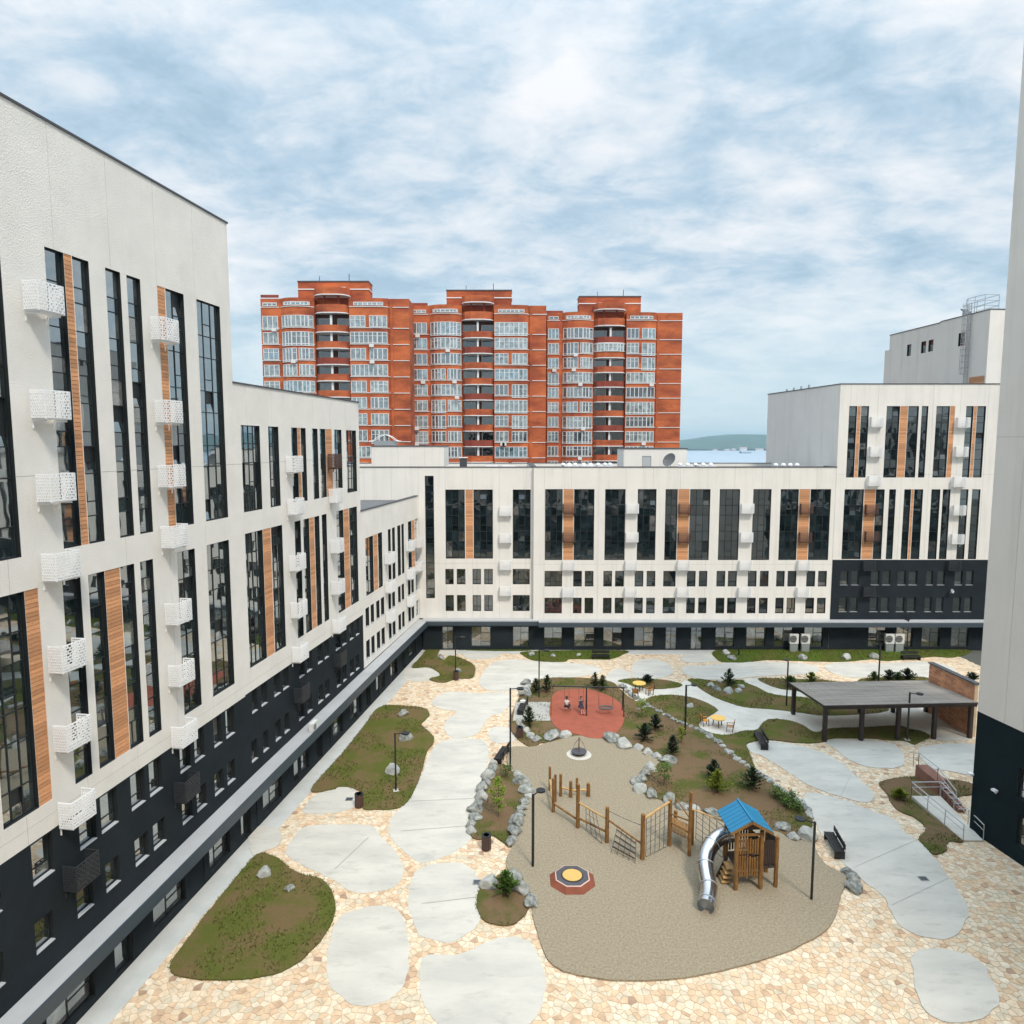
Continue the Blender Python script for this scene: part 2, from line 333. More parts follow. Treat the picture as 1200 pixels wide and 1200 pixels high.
def window(parent,s0,s1,z0,z1,ncol,rows,y,sash=None,glass='glass',fw=0.055,fd=0.07,frame='frame_dark',name='window',mull=None):
    """rows: sorted z cut heights inside; sash: dict col-> extra cuts"""
    w=s1-s0; h=z1-z0; mw=mull or 0.05
    cuts=[s0+w*i/ncol for i in range(ncol+1)]
    mb=MB(); mb.box(0,fw,0,fd,0,h); mb.box(w-fw,w,0,fd,0,h); mb.box(fw,w-fw,0,fd,0,fw); mb.box(fw,w-fw,0,fd,h-fw,h)
    rz=[r_-z0 for r_ in rows if z0+0.15<r_<z1-0.15]
    for c in range(1,ncol): mb.box(w*c/ncol-mw/2,w*c/ncol+mw/2,0.004,fd-0.004,fw,h-fw)
    cells=[]
    for c in range(ncol):
        a=fw if c==0 else w*c/ncol+mw/2; b=w-fw if c==ncol-1 else w*(c+1)/ncol-mw/2
        cz=list(rz)
        if sash and c in sash: cz+=[r_-z0 for r_ in sash[c] if z0+0.15<r_<z1-0.15]
        cz=sorted(cz); lo=fw
        for q in cz:
            mb.box(a,b,0.01,fd-0.01,q-mw/2,q+mw/2)
        zz=[fw]+[v_ for q in cz for v_ in (q-mw/2,q+mw/2)]+[h-fw]
        for k in range(0,len(zz),2): cells.append((a,b,zz[k],zz[k+1]))
    o=mb.build(name,frame,parent,loc=(s0,y,z0))
    for a,b,c_,d_ in cells:
        if d_-c_>0.05: link('pane',unitbox(glass),o,(a,0.035+random.uniform(-.004,.004),c_),rz=random.uniform(-0.006,0.006),scale=(b-a,0.015,d_-c_)).rotation_euler.x=(-0.13 if (d_-c_>.9 and random.random()<.045) else random.uniform(-.004,.004))
    return o
def planks(parent,s0,s1,z0,z1,y,step=0.17,m='wood'):
    mb=MB(); z=z0
    while z<z1-0.02:
        t_=min(z+step-0.018,z1); mb.box(s0,s1,y-0.03,y+0.02,z,t_); z+=step
    o=mb.build('wood_cladding',m,parent); o['kind']='stuff'; return o
# air conditioner cage, built once, local: x along wall, y=0 wall, -y outwards
CW,CD,CH=1.26,0.63,1.10
def cage_meshes(m,near=True):
    fr=MB(); t=0.04
    for x in (0,CW-t):
        for y in (-CD,-t): fr.box(x,x+t,y,y+t,0,CH)
    for z in (0,CH-t):
        fr.box(t,CW-t,-CD,-CD+t,z,z+t); fr.box(0,t,-CD+t,-t,z,z+t); fr.box(CW-t,CW,-CD+t,-t,z,z+t)
    fl=MB()
    for k in range(7): fl.box(0.05,CW-0.05,-CD+0.05+k*0.09,-CD+0.09+k*0.09,0.0,0.03)
    def grille(L,front):
        mb=MB(); n=9; hh=(CH-0.08)/n
        for i in range(n+1): z=0.04+i*hh; 
        for i in range(n):
            z=0.04+i*hh
            if front: mb.box(0.03,L-0.03,-0.012,0.012,z,z+hh*0.33)
            else: mb.box(-0.012,0.012,0.03,L-0.03,z,z+hh*0.33)
            k=6; off=0.5*(i%2)
            for q in range(k):
                c=0.03+(q+0.25+off)*(L-0.06)/k
                if c+0.05>L-0.03: continue
                if front: mb.box(c,c+0.05,-0.011,0.011,z+hh*0.33,z+hh)
                else: mb.box(-0.011,0.011,c,c+0.05,z+hh*0.33,z+hh)
        return mb
    br=MB(); br.box(0,0.04,-CD+0.1,0.08,-0.09,-0.02); br.box(0,0.04,0.03,0.08,-0.35,-0.09)
    return dict(fr=fr.mesh('air_conditioner_cage',m),fl=fl.mesh('floor_grating',m),fp=grille(CW,True).mesh('front_panel',m),sp=grille(CD,False).mesh('side_panel',m),br=br.mesh('bracket',m))
CAGES={k:cage_meshes(k) for k in ('white_metal','brown_metal','dark_cage')}
def cage(parent,s,z,m='white_metal',y=0,sx=1.0,sy=1.0):
    C_=CAGES[m]; o=link('air_conditioner_cage',C_['fr'],parent,(s,y-0.08,z),scale=(sx,sy,1))
    link('front_panel',C_['fp'],o,(0,-CD-0.013,0)); link('side_panel',C_['sp'],o,(-0.013,-CD,0)); link('side_panel',C_['sp'],o,(CW+0.013,-CD,0))
    link('floor_grating',C_['fl'],o); link('bracket',C_['br'],o,(0.12,0,0)); link('bracket',C_['br'],o,(CW-0.16,0,0))
    return o
STO=2.95
def cuts(z0,z1,f=(0.0,0.39)):
    """floor lines and transom lines counted up from the band's foot"""
    r=[]; z=z0
    while z<z1:
        for q in f: r.append(z+q*STO)
        z+=STO
    return r
# ================================================================ TERRAIN, SEA
mb=MB()
# one land sheet: flat town terrace, falling towards the bay
ys=[-120,110,200,320,480,700,1000,1500]; zs=[-0.02,-0.02,-3,-12,-30,-52,-72,-75]
for i in range(len(ys)-1):
    mb.quad((-4000,ys[i],zs[i]),(4000,ys[i],zs[i]),(4000,ys[i+1],zs[i+1]),(-4000,ys[i+1],zs[i+1]))
struct(mb.build('ground','land'))
mb=MB(); mb.quad((-30000,600,-60),(30000,600,-60),(30000,30000,-60),(-30000,30000,-60)); struct(mb.build('sea','water'))
# far hills across the bay
def hills(name,Y,x0,x1,prof,depth,seed):
    mb=MB(); nx=90; ny=12; vs=[]; fs=[]
    for j in range(ny+1):
        tt=j/ny; env=math.sin(math.pi*min(tt*0.9+0.02,1))**0.8
        for i in range(nx+1):
            x=x0+(x1-x0)*i/nx; px=600+F*x/((Y+depth*.5)*cP)
            h=prof(px)*env*(1+0.12*noise.noise((x*0.0012+seed,tt*3,0))+0.05*noise.noise((x*0.006,tt*8,seed)))
            vs.append((x,Y+depth*tt,-61+max(h,0)))
    for j in range(ny):
        for i in range(nx): a=j*(nx+1)+i; fs.append((a,a+1,a+nx+2,a+nx+1))
    mb.add(vs,fs); return struct(mb.build(name,'hill',smooth=True))
def prof(px):
    P=[(-400,190),(300,170),(560,140),(700,120),(770,112),(800,122),(825,148),(850,184),(868,205),(880,207),(900,198),(960,215),(1200,240),(1700,170)]
    for (a,b),(c,d) in zip(P,P[1:]):
        if a<=px<=c: k=(px-a)/(c-a); k=k*k*(3-2*k); return b+(d-b)*k
    return 100
hills('hills',7600,-9000,9500,prof,3000,1.3)
# shoreline houses below the hills
def shore(nm,px,w,h,m,lab,dz=0):
    x=atY(px,520,7560)[0]; o=MB().box(-w/2,w/2,-20,20,0,h); rf=MB().add([(-w/2-3,-23,h),(w/2+3,-23,h),(w/2+3,23,h),(-w/2-3,23,h),(-w/2,0,h+h*.35),(w/2,0,h+h*.35)],[(0,1,5,4),(2,3,4,5),(1,2,5),(3,0,4)])
    t_=thing(nm,lab,'house',(x,7560-dz,-60)); o.build('wall',m,t_); rf.build('roof','far_house_pink' if m=='far_house' else 'far_house',t_)
shore('far_house',871,70,26,'far_house','white domed-looking building on the far shore below the hill, above the ship')
shore('far_house',852,60,12,'far_house_pink','pinkish long shed on the far shore left of the white building')
shore('far_house',860,45,15,'far_house_pink','pinkish block on the far shore just left of the white building')
shore('far_house',890,80,16,'far_house','pale low block on the far shore right of the white building')
shore('far_house',838,50,10,'far_house','small pale shed at the left of the far shore houses')
# ship
sx,sy_=atY(873,530.5,5600)[0],5600
t_=thing('cargo_ship','small dark cargo ship on the pale bay water below the far hills','ship',(sx,sy_,-60))
hull=MB(); hp=[(-48,0),(-44,-7),(36,-7),(50,0),(36,7),(-44,7)]; hull.prism(hp,0,7); hull.build('hull','ship',t_)
MB().box(-42,-30,-5,5,7,17).build('deckhouse','ship',t_)
for x in (-15,5,24): MB().bar((x,0,7),(x,0,20),0.8).bar((x,0,11),(x+8,0,17),0.6).build('derrick','ship',t_)
# ================================================================ GROUND COVER
def smooth(pts,n=4):
    out=[]; N=len(pts)
    for i in range(N):
        p0,p1,p2,p3=[Vector(pts[(i+k)%N]) for k in (-1,0,1,2)]
        for k in range(n):
            t_=k/n; out.append(tuple(0.5*((2*p1)+(p2-p0)*t_+(2*p0-5*p1+4*p2-p3)*t_*t_+(3*p1-p0-3*p2+p3)*t_**3)))
    return out
COVER=[]
def inside(p,poly):
    x,y=p; c=False; n=len(poly); j=n-1
    for i in range(n):
        xi,yi=poly[i]; xj,yj=poly[j]
        if (yi>y)!=(yj>y) and x<(xj-xi)*(y-yi)/(yj-yi)+xi: c=not c
        j=i
    return c
def ground_patch(name,px,z,m,sm=True,cover=True,z0=0.0):
    pts=[G(*p) for p in px]
    if sm:
        pts=smooth(pts,6); am={'concrete_slab':.13,'lawn':.05,'planting_bed':.06,'sand':.05}.get(name,0)
        pts=[(x+am*noise.noise((x*1.7,y*1.7,z*90)),y+am*noise.noise((y*1.7,x*1.7,5+z*90))) for x,y in pts]
    mb=MB(); mb.prism(pts,z0,z); o=struct(mb.build(name,m))
    if cover:
        xs=[p[0] for p in pts]; ys_=[p[1] for p in pts]; COVER.append((min(xs),max(xs),min(ys_),max(ys_),pts))
    return pts
CONC=[
[(507,878),(516,870),(531,866),(557,866),(568,870),(572,880),(572,895),(564,930),(555,975),(549,987),(528,1002),(501,1011),(486,1008),(468,993),(456,975),(462,957),(477,936),(490,915),(500,895)],
[(360,969),(408,966.6),(435,969),(450,984),(468,1005),(473,1020),(465,1038),(435,1047),(408,1044),(390,1032),(366,1020),(339,1005),(335,996),(345,981)],
[(483,1032),(495,1017),(522,1012),(546,1014),(561,1029),(566,1050),(562,1080),(530,1105),(492,1095),(478,1060)],
[(400,1075),(440,1062),(468,1070),(478,1110),(470,1160),(420,1180),(385,1150),(388,1100)],
[(495,1125),(540,1118),(585,1100),(620,1105),(640,1150),(620,1200),(540,1215),(498,1180)],
[(354,951),(369,933),(390,925.5),(408,923),(417,928),(420,945),(399,952),(372,954)],
[(475,785),(483,783),(503,783),(516,791.5),(505,798),(483,799),(472.5,795)],
[(506,824),(514,815),(531,810.6),(561,813),(592,812),(597,822),(592,833),(574,841),(563.5,854),(555,863),(531,865),(521,856.5),(522,846),(535,834),(516,831.6)],
[(561,800),(570,783),(583,775),(609,773),(635,776),(663,777),(698,781),(702,789),(657,796),(626,801),(613,807),(597,810),(572,809)],
[(542,767),(561,764),(583,766.6),(581,771),(561,773),(548,772)],
[(572,859),(581,852),(598,854),(605,861),(600,869.5),(579,870.6)],
[(512,761),(535,758),(534,768),(517,767)],
[(742,778),(755,773),(777,775),(788,784),(786,791),(773,795),(751,796),(740,793)],
[(710,794),(720,785),(734,786),(738,793),(732,800),(716,802)],
[(799,787),(804,781),(832,780),(857,776.5),(898,776.5),(940,778),(960,783),(950,790),(905,792),(880,794),(860,796),(840,797),(815,795)],
[(800,769),(839,765),(843,774),(817,777),(802,776)],
[(966,781),(985,777),(1030,778),(1084,776),(1112,781),(1120,790),(1080,796),(1030,793),(1004,795),(978,790)],
[(943,931),(962,931.5),(994,940),(1016,949),(1044,958.6),(1061,977),(1079,988),(1096,1007),(1113,1031),(1126,1050),(1135,1075),(1110,1100),(1060,1090),(1040,1060),(1027,1045),(1009,1031),(992,1016),(970,990),(957,968),(949,953)],
[(876,873),(901,870),(920,872),(940,875),(962,882),(983,892.5),(998,905),(1012,918.5),(1024,931.5),(1022,939),(1011,941),(983,934),(953,923),(940,916),(925,906),(905,893),(890,885),(878,881)],
[(968,869.7),(983,867.5),(1016,867.5),(1044,872),(1053,877),(1058,884),(1058,897),(1044,901),(1016,899),(994,890),(977,877)],
[(1076.5,879.5),(1092,874),(1135,872),(1150,880),(1150,912),(1135,909),(1109,904),(1092,901),(1081,890)],
[(292,974),(318,970),(330,978),(328,990),(309,999),(296,1003)],
[(1070,1120),(1110,1115),(1150,1130),(1170,1180),(1120,1200),(1080,1180)]]
for i,p in enumerate(CONC): ground_patch('concrete_slab',p,0.040+0.0013*i,'concrete_light')
PATH1=[(724,800),(736,802),(752,807),(767.5,808.6),(795,806.8),(799,800.5),(806,798.5),(815,804),(828,813),(843,820.5),(865,828),(879,830.6),(905,832.4),(934,835),(965,839.5),(1008,838),(1036,835),(1034,827),(1090,825),(1100,842),(1140,862),(1130,868),(1096,867),(1088,861),(1065,855),(1052,851),(1008,853),(971.5,854.5),(958.5,858.6),(948,857.5),(932.5,849),(916,844),(901,844),(892,850),(887,856),(872,857.5),(861,860),(850,862),(835,860.5),(822.5,855),(819,849.5),(824,845),(839,835.5),(840,831.5),(828,824.5),(813,819),(800.5,816.5),(782,815),(762,817.5),(748,821),(735,812)]
LAWNS=[
('lawn',[(483,783),(492,772),(503,759),(515,760),(513,769),(520,774),(527,769),(540,772),(553,778.5),(557,785),(553,795),(535,796),(520,800.6),(503,797),(516,791.5),(503,783)]),
('lawn',[(445,829.5),(475,828),(497.5,831),(503,839),(494,849),(496,852.5),(507.5,864),(507.5,872.5),(500,882.5),(492.5,910),(474,944),(440,950),(425,947.5),(426,932.5),(412.5,924),(397.5,922.5),(390,926),(365,926),(400,885),(425,854)]),
('lawn',[(300,1003.5),(321,1005),(333,1012.5),(342,1021.5),(360,1027.5),(375,1030.5),(384,1038),(390,1049),(392,1075),(370,1110),(330,1140),(260,1150),(200,1140),(225,1095),(261,1049)]),
('lawn_green',[(536,759),(618,758.6),(618,763),(561,763),(540,761.5)]),
('lawn_green',[(614,769),(620,764),(728,763),(729,768),(714,773),(692,773),(668,773),(660,776),(628,775)]),
('lawn_green',[(839,763),(900,762),(960,761.5),(1040,761.5),(1130,762),(1132,767),(1115,771),(1093,770),(1075,772),(1039,775),(1021,773),(987,776),(932,775),(900,774),(868,777),(843,775)]),
('lawn',[(762,818),(782,815.2),(800.5,816.5),(813,819),(828,824.5),(840,831.5),(839,835.5),(824,845),(819,850),(822.5,855.4),(835,860.5),(850,862.4),(861,860.5),(872,857.5),(887,856),(892,850),(901,844),(916,844),(931,847),(942,851.5),(951,857.5),(960,859),(971,855),(1008,853.5),(1052,851.5),(1065,855),(1080,858),(1090,864),(1078,870),(1071,873),(1060,869),(1039,868),(1017,866),(976,866),(963,870.5),(939,871.6),(900,868),(876,872),(877.5,881),(883,897.5),(876,900),(857,887),(842,874),(828,863),(813,856),(795,850),(777,840),(755,828)]),
('lawn',[(806,797.5),(815,796.5),(826,797.5),(840,799),(860,798),(870,797.8),(874,801),(887,806),(901,813),(923,817),(942,818),(965,824),(1000,825),(1034,827),(1040,834),(1008,838),(965,839.5),(935,836),(905,832.4),(879,830.6),(865,828),(843,820.5),(828,813),(815,804)]),
('lawn',[(889,795.8),(925,796.5),(945,797),(960,797),(984,800),(1005,799.5),(1012,796),(1060,794),(1090,796),(1095,806),(1040,812),(960,813),(925,809),(916,808),(901,804)]),
('lawn',[(724,799),(740,796),(760,796.5),(780,798),(796,801.5),(798,805),(776,807.7),(765,808),(745,806),(735,802)]),
('bed',[(1030,919.6),(1044,914),(1079,911),(1102.5,914),(1135,918),(1150,930),(1120,936),(1100,960),(1128.5,985.7),(1113,987),(1109,992),(1108,999),(1094,1002),(1085,994),(1076.5,983.5),(1084,975),(1081,966),(1070,958.6),(1053,951),(1044,942),(1040,931.5)]),
('bed',[(597,850),(606,824),(612,812),(620,803),(640,796),(668,795),(692,796),(716,800),(726,808),(740,820),(755,826),(777,838),(795,848),(813,854.5),(828,862),(843,873),(857,886),(876,899),(896,913),(912,924),(931,937),(943,948),(950,957),(952,970),(946,984),(930,987),(912,978),(850,975),(790,950),(745,930),(700,900),(640,872),(625,877),(608,868)]),
('bed',[(575,900),(590,897),(600,905),(611,918),(620,935),(612,950),(603,970),(600,992),(592,990),(575,980),(562,985),(552,980),(553,965),(560,940),(567,918)]),
('bed',[(560,1048),(580,1030),(597,1024),(612,1040),(622,1060),(600,1085),(565,1078)])]
LPOLY=[]
ground_patch('concrete_path',PATH1,0.078,'concrete_path')
ground_patch('concrete_path',[(870,797.6),(887,796),(901,804),(916,808.6),(925,809.5),(942,813),(942,818),(923,817),(901,813),(887,806),(874,801)],0.080,'concrete_path')
for i,(m,p) in enumerate(LAWNS):
    nm='lawn' if m!='bed' else 'planting_bed'
    LPOLY.append((m,ground_patch(nm,p,0.090+0.0015*i,m)))
SAND=[(598,878),(624,876.5),(645,871),(676,864),(706,866),(732,875),(760,885),(776,892),(771,896),(767,901),(751,910),(744,919.5),(747,929),(758,934),(777,941),(795,947),(820,952),(847,961),(880,970),(912,977),(929,987),(948,986),(955,995),(966,1013),(987.5,1026),(992,1032),(985,1050),(970,1090),(900,1125),(780,1150),(660,1140),(628,1090),(621,1048),(608,1036),(597,1023),(593,1016),(595,1005),(600,992),(604,970),(613,948),(620.5,933),(609.5,911),(595,898.5)]
SANDP=ground_patch('sand',SAND,0.118,'sand')
RUBP=ground_patch('rubber_surface',[(644,832),(648,816),(660,810),(684,809),(700,812),(716,818),(728,827),(732,838),(729,852),(720,862),(708,866.5),(692,866.5),(676,862),(664,860),(652,854),(645,844)],0.135,'rubber')
ground_patch('gravel_pad',[(604,824),(646,824),(645,846),(601,846)],0.121,'gravel',sm=False)
ground_patch('stone_ledge',[(599,878),(600,862),(612,862),(622,866),(624,872),(618,880),(606,883)],0.034,'mortar',cover=False)
# paved apron along the walls
LF=Plane((-10.6805,78),(0.14465,0.98948))
ns=(LF.d[1],-LF.d[0])
def lfp(s,o): return (LF.P0[0]+LF.d[0]*s+ns[0]*o, LF.P0[1]+LF.d[1]*s+ns[1]*o)
ap=[lfp(-70,0),lfp(-70,1.75),lfp(-44,1.75),lfp(-20,1.75),lfp(-1.0,1.75),lfp(1,0.0)]
struct(MB().prism(ap,0,0.036).build('pavement','sidewalk')); COVER.append((-30,-8,5,80,ap))
ap2=[(-10.5,76.1),(44,75.5),(44,78),(-10.5,78)]; struct(MB().prism(ap2,0,0.0375).build('pavement','sidewalk')); COVER.append((-10.5,44,75.5,78,ap2))
# mortar bed of the court
mb=MB(); mb.prism([(-21,8),(40,8),(48,78.4),(-11,78.4)],-0.01,0.004); struct(mb.build('court_ground','mortar'))
# irregular flagstones (Voronoi cells of a jittered grid)
def flagstones(x0,x1,y0,y1,cell):
    rnd=random.Random(3); nx=int((x1-x0)/cell); ny=int((y1-y0)/cell)
    P={(i,j):(x0+(i+0.5+rnd.uniform(-.46,.46))*cell,y0+(j+0.5+rnd.uniform(-.46,.46))*cell) for i in range(-2,nx+2) for j in range(-2,ny+2)}
    mb=MB()
    for i in range(nx):
        for j in range(ny):
            p=P[(i,j)]; x,y=p
            if x<-10.68+(y-78)*0.1462-0.3 or x> 29+ (60 if y>42 else 0): continue
            if abs(600+F*x/(y*cP+H*sP)-600)>640: continue
            cov=False
            for (a,b,c,d,poly) in COVER:
                if a+0.1<x<b-0.1 and c+0.1<y<d-0.1 and inside(p,poly) and inside((x+.33,y),poly) and inside((x-.33,y),poly) and inside((x,y+.33),poly) and inside((x,y-.33),poly): cov=True; break
            if cov: continue
            poly=[(x-cell,y-cell),(x+cell,y-cell),(x+cell,y+cell),(x-cell,y+cell)]
            for di in (-2,-1,0,1,2):
                for dj in (-2,-1,0,1,2):
                    if di==0 and dj==0: continue
                    q=P[(i+di,j+dj)]; mx,my=(x+q[0])/2,(y+q[1])/2; nx_,ny_=q[0]-x,q[1]-y
                    L_=math.hypot(nx_,ny_); 
                    if L_>2.2*cell*1.2: continue
                    nx_/=L_; ny_/=L_; off=0.014
                    o=[]; n=len(poly)
                    ds=[(a-mx)*nx_+(b-my)*ny_+off for a,b in poly]
                    for k in range(n):
                        a,b=poly[k],poly[(k+1)%n]; da,db=ds[k],ds[(k+1)%n]
                        if da<=0: o.append(a)
                        if (da<0<db) or (db<0<da): t_=da/(da-db); o.append((a[0]+(b[0]-a[0])*t_,a[1]+(b[1]-a[1])*t_))
                    poly=o
                    if len(poly)<3: break
                if len(poly)<3: break
            if len(poly)>=3: mb.prism(poly,0.0,0.022+rnd.uniform(0,0.010))
    return mb
fl=flagstones(-18,50,24,78,0.32)
stuff(fl.build('flagstone_paving','flagstone'),'cream and orange irregular flagstone paving between the pale concrete slabs','paving')
# grass tufts
def tufts():
    rnd=random.Random(5); out={'lawn':MB(),'lawn_green':MB(),'bed':MB()}
    for (m,poly),dens in zip(LPOLY,[34]*len(LPOLY)):
        xs=[p[0] for p in poly]; ys_=[p[1] for p in poly]; a=(max(xs)-min(xs))*(max(ys_)-min(ys_))
        for _ in range(int(a*dens*(0.9 if m=='bed' else 1))):
            x=rnd.uniform(min(xs),max(xs)); y=rnd.uniform(min(ys_),max(ys_))
            if not inside((x,y),poly) or inside((x,y),SANDP) or inside((x,y),RUBP): continue
            nn=noise.noise((x*0.35,y*0.35,1)); 
            if nn<-0.05 and m!='lawn_green' : continue
            if m=='bed' and nn<0.02: continue
            mb=out[m]; h=rnd.uniform(.04,.14)
            for k in range(3):
                a_=rnd.uniform(0,6.28); r_=rnd.uniform(.03,.09); w=0.025; 
                cx,cy=x+rnd.uniform(-.05,.05),y+rnd.uniform(-.05,.05); dx,dy=math.cos(a_),math.sin(a_)
                mb.add([(cx-dy*w,cy+dx*w,.085),(cx+dy*w,cy-dx*w,.085),(cx+dx*r_,cy+dy*r_,.09+h)],[(0,1,2)])
    for m,poly in LPOLY:
        mb=out[m]; n=len(poly)
        for i in range(n):
            a,c=Vector(poly[i]),Vector(poly[(i+1)%n]); L=(c-a).length
            for _ in range(int(L/.035)):
                q=a.lerp(c,rnd.random())+Vector((rnd.gauss(0,.05),rnd.gauss(0,.05)))
                if inside(q,SANDP) or inside(q,RUBP): continue
                a_=rnd.uniform(0,6.28); r_=rnd.uniform(.02,.07); w=.022; dx,dy=math.cos(a_),math.sin(a_)
                mb.add([(q.x-dy*w,q.y+dx*w,.06),(q.x+dy*w,q.y-dx*w,.06),(q.x+dx*r_,q.y+dy*r_,.10+rnd.uniform(0,.05))],[(0,1,2)])
    return out
foliage('grass_blade',(0.10,0.118,0.024),0.6); foliage('grass_blade_green',(0.065,0.115,0.012),0.5)
tf=tufts()
stuff(tf['lawn'].build('grass','grass_blade'),'short patchy grass growing on the courtyard lawns','grass')
stuff(tf['lawn_green'].build('grass','grass_blade_green'),'bright green grass strip along the foot of the far building','grass')
stuff(tf['bed'].build('grass','grass_blade'),'thin grass tufts on the brown planting beds','grass')
# ================================================================ LEFT WING
lrz=LF.rz
def LS(xs,z): return [LF.s(x,z) for x in xs]
def roofbits(b,s0,s1,z,dep,over=0.06,roofz=None):
    """parapet coping and roof sheet"""
    rz_=z-0.45 if roofz is None else roofz
    mb=MB(); mb.box(s0-over,s1+over,-over,0.32,z,z+0.09); mb.box(s0-over,s1+over,dep-0.32,dep+over,z,z+0.09); mb.box(s0-over,s0+0.32,0.32,dep-0.32,z,z+0.09); mb.box(s1-0.32,s1+over,0.32,dep-0.32,z,z+0.09)
    mb.build('parapet_coping','coping',b)
    mb=MB(); mb.box(s0+0.3,s1-0.3,0.3,dep-0.3,rz_-0.2,rz_); mb.build('roof','roofing',b)
def sides(b,s0,s1,z0,z1,dep,m,name='wall',front=False):
    """end walls, rear wall and inner parapet faces"""
    mb=MB(); mb.quad((s1,0,z0),(s1,dep,z0),(s1,dep,z1),(s1,0,z1)); mb.quad((s0,dep,z0),(s0,0,z0),(s0,0,z1),(s0,dep,z1)); mb.quad((s1,dep,z0),(s0,dep,z0),(s0,dep,z1),(s1,dep,z1))
    zi=z1-0.8
    mb.quad((s0,.3,zi),(s0,.3,z1),(s1,.3,z1),(s1,.3,zi)); mb.quad((s0,dep-.3,z1),(s0,dep-.3,zi),(s1,dep-.3,zi),(s1,dep-.3,z1))
    mb.quad((s1-.3,.3,z1),(s1-.3,.3,zi),(s1-.3,dep-.3,zi),(s1-.3,dep-.3,z1)); mb.quad((s0+.3,.3,z1),(s0+.3,.3,zi),(s0+.3,dep-.3,zi),(s0+.3,dep-.3,z1))
    return mb.build(name,m,b)
def tallwin(b,wins,z0,z1,woods,y,fr=(0.0,0.39),seed=0,fd=.07):
    rows=cuts(z0,z1,fr)
    for k,(a,c,nc) in enumerate(wins):
        sc={(nc-1 if k%2 else 0) if nc<3 else nc//2:[z0+i*STO+0.60*STO for i in range(5)]}
        if nc==1: sc={0:[z0+i*STO+0.60*STO for i in range(5)]}
        window(b,a,c,z0,z1,nc,rows,y,sash=sc)
    for a,c in woods: planks(b,a,c,z0,z1,0.05)
def opn(wins,z0,z1,d,m=1): return [(a,c,z0,z1,d,m) for a,c,*_ in wins]
JT=0.012
def joints(s0,s1,z0,z1,vs,hs):
    o=[]
    for s_ in vs: o.append((s_-0.012,s_+0.012,z0+.001,z1-.001,JT,2))
    for z_ in hs: o.append((s0+.001,s1-.001,z_-0.012,z_+0.012,JT,2))
    return o
def pairs(xs,z,nc=1):
    s=LS(xs,z); return [(s[i],s[i+1],nc) for i in range(0,len(s),2)]
DEP=14.0
def left_block(label,s0,s1,ztop,bands,smallrows,darkz,cages,name='apartment_building'):
    b=thing(name,label,'building',(LF.P0[0],LF.P0[1],0),lrz,'joined blocks of the white courtyard apartment building')
    ops=[]; 
    for (z0,z1,wins,woods) in bands:
        ops+=opn(wins,z0,z1,0.24)+[(a,c,z0,z1,0.05,1) for a,c in woods]
    lo=darkz if darkz else 3.55
    for (z0,z1,wins,dark) in smallrows:
        if not dark: ops+=opn(wins,z0,z1,0.26)
    vs=[s0+3.1*k+1.4 for k in range(int((s1-s0)/3.1)+1) if s0+3.1*k+1.4<s1-0.4]
    ops+=joints(s0,s1,lo,ztop,vs,[22.45,9.05 if darkz else 9.75])
    facade('wall',b,s0,s1,lo,ztop,0,ops,['stucco','frame_dark','joint'])
    if darkz:
        facade('dark_wall',b,s0,s1,2.4,darkz,0.0,[o for r_ in smallrows if r_[3] for o in opn(r_[2],r_[0],r_[1],0.30)],['dark_render','frame_dark'])
    for (z0,z1,wins,woods) in bands: tallwin(b,wins,z0,z1,woods,0.15)
    for (z0,z1,wins,dark) in smallrows:
        for k,(a,c,nc) in enumerate(wins):
            w=window(b,a,c,z0,z1,nc,[z0+0.5],0.20 if dark else 0.17)
            MB().box(0.0,c-a,-0.20 if dark else -.17,-0.002,-0.035,-0.0).build('sill','sill',w,loc=(0,-0.02,0.01))
    sides(b,s0,s1,0,ztop,DEP,'stucco'); roofbits(b,s0,s1,ztop,DEP)
    for (s_,z_,m) in cages: cage(b,s_,z_,m)
    return b
z=31.25
T1=pairs([51.7,74.0],z)+pairs([84,103.5],z)+pairs([123,140.5],z)+pairs([148,164],z)+pairs([193.5,215],z,2)+pairs([230,257.3],z,3)
T1=[(-56.4,LF.s(0,z-0.9),2)]+T1+[(-60.5,-59.4,1),(-63.5,-62.2,1)]
T1w=[tuple(LS([74.3,83.7],z)),tuple(LS([184,193.2],z))]
z=18.15
sb=LF.s(4.5,9.55)
T2=[(sb,LF.s(28,z),3)]+pairs([73,94],z)+pairs([103,122],z)+pairs([140.7,157],z)+pairs([164,179],z)+pairs([207,228],z,2)+pairs([242,268],z,3)+[(-58.0,-56.6,2),(-61.5,-60.4,1)]
T2w=[tuple(LS([28.3,44.5],z)),tuple(LS([122.3,140.4],z))]
z=8.3
R1=pairs([36,61,91.5,111,117,136.5,152.4,168.6,174,189,210,222,227,238.5,250,259,264,274],z)
R1=[(-55.8,-54.9,1)]+[(a,min(c,a+1.15),n) for a,c,n in R1]
z=5.2
R2=pairs([123,139.5,157.5,173,179,193.5,213,225,230,241.5,251,261.6,266,275],z)+[(-51.5,-50.6,1),(-53.6,-52.7,1),(-56,-55,1)]
def cg(px,rows,ms,right=False):
    return [(LF.s(x,z_),z_-0.5,m) for (x,z_),m in zip(rows,ms)]
wm_='white_metal'; dk_='dark_cage'; br_='brown_metal'
CT=[]
def cgp(s_,lst): return [(s_,LF.pick(x,y)[1]+.02,m) for x,y,m in lst]
CT+=cgp(-52.22,[(24,364,wm_),(32.5,491.5,wm_),(38.7,590,wm_),(44.5,683,wm_),(51.6,791.5,wm_),(57,884.5,wm_),(63.6,974.5,wm_),(68.4,1049,dk_)])
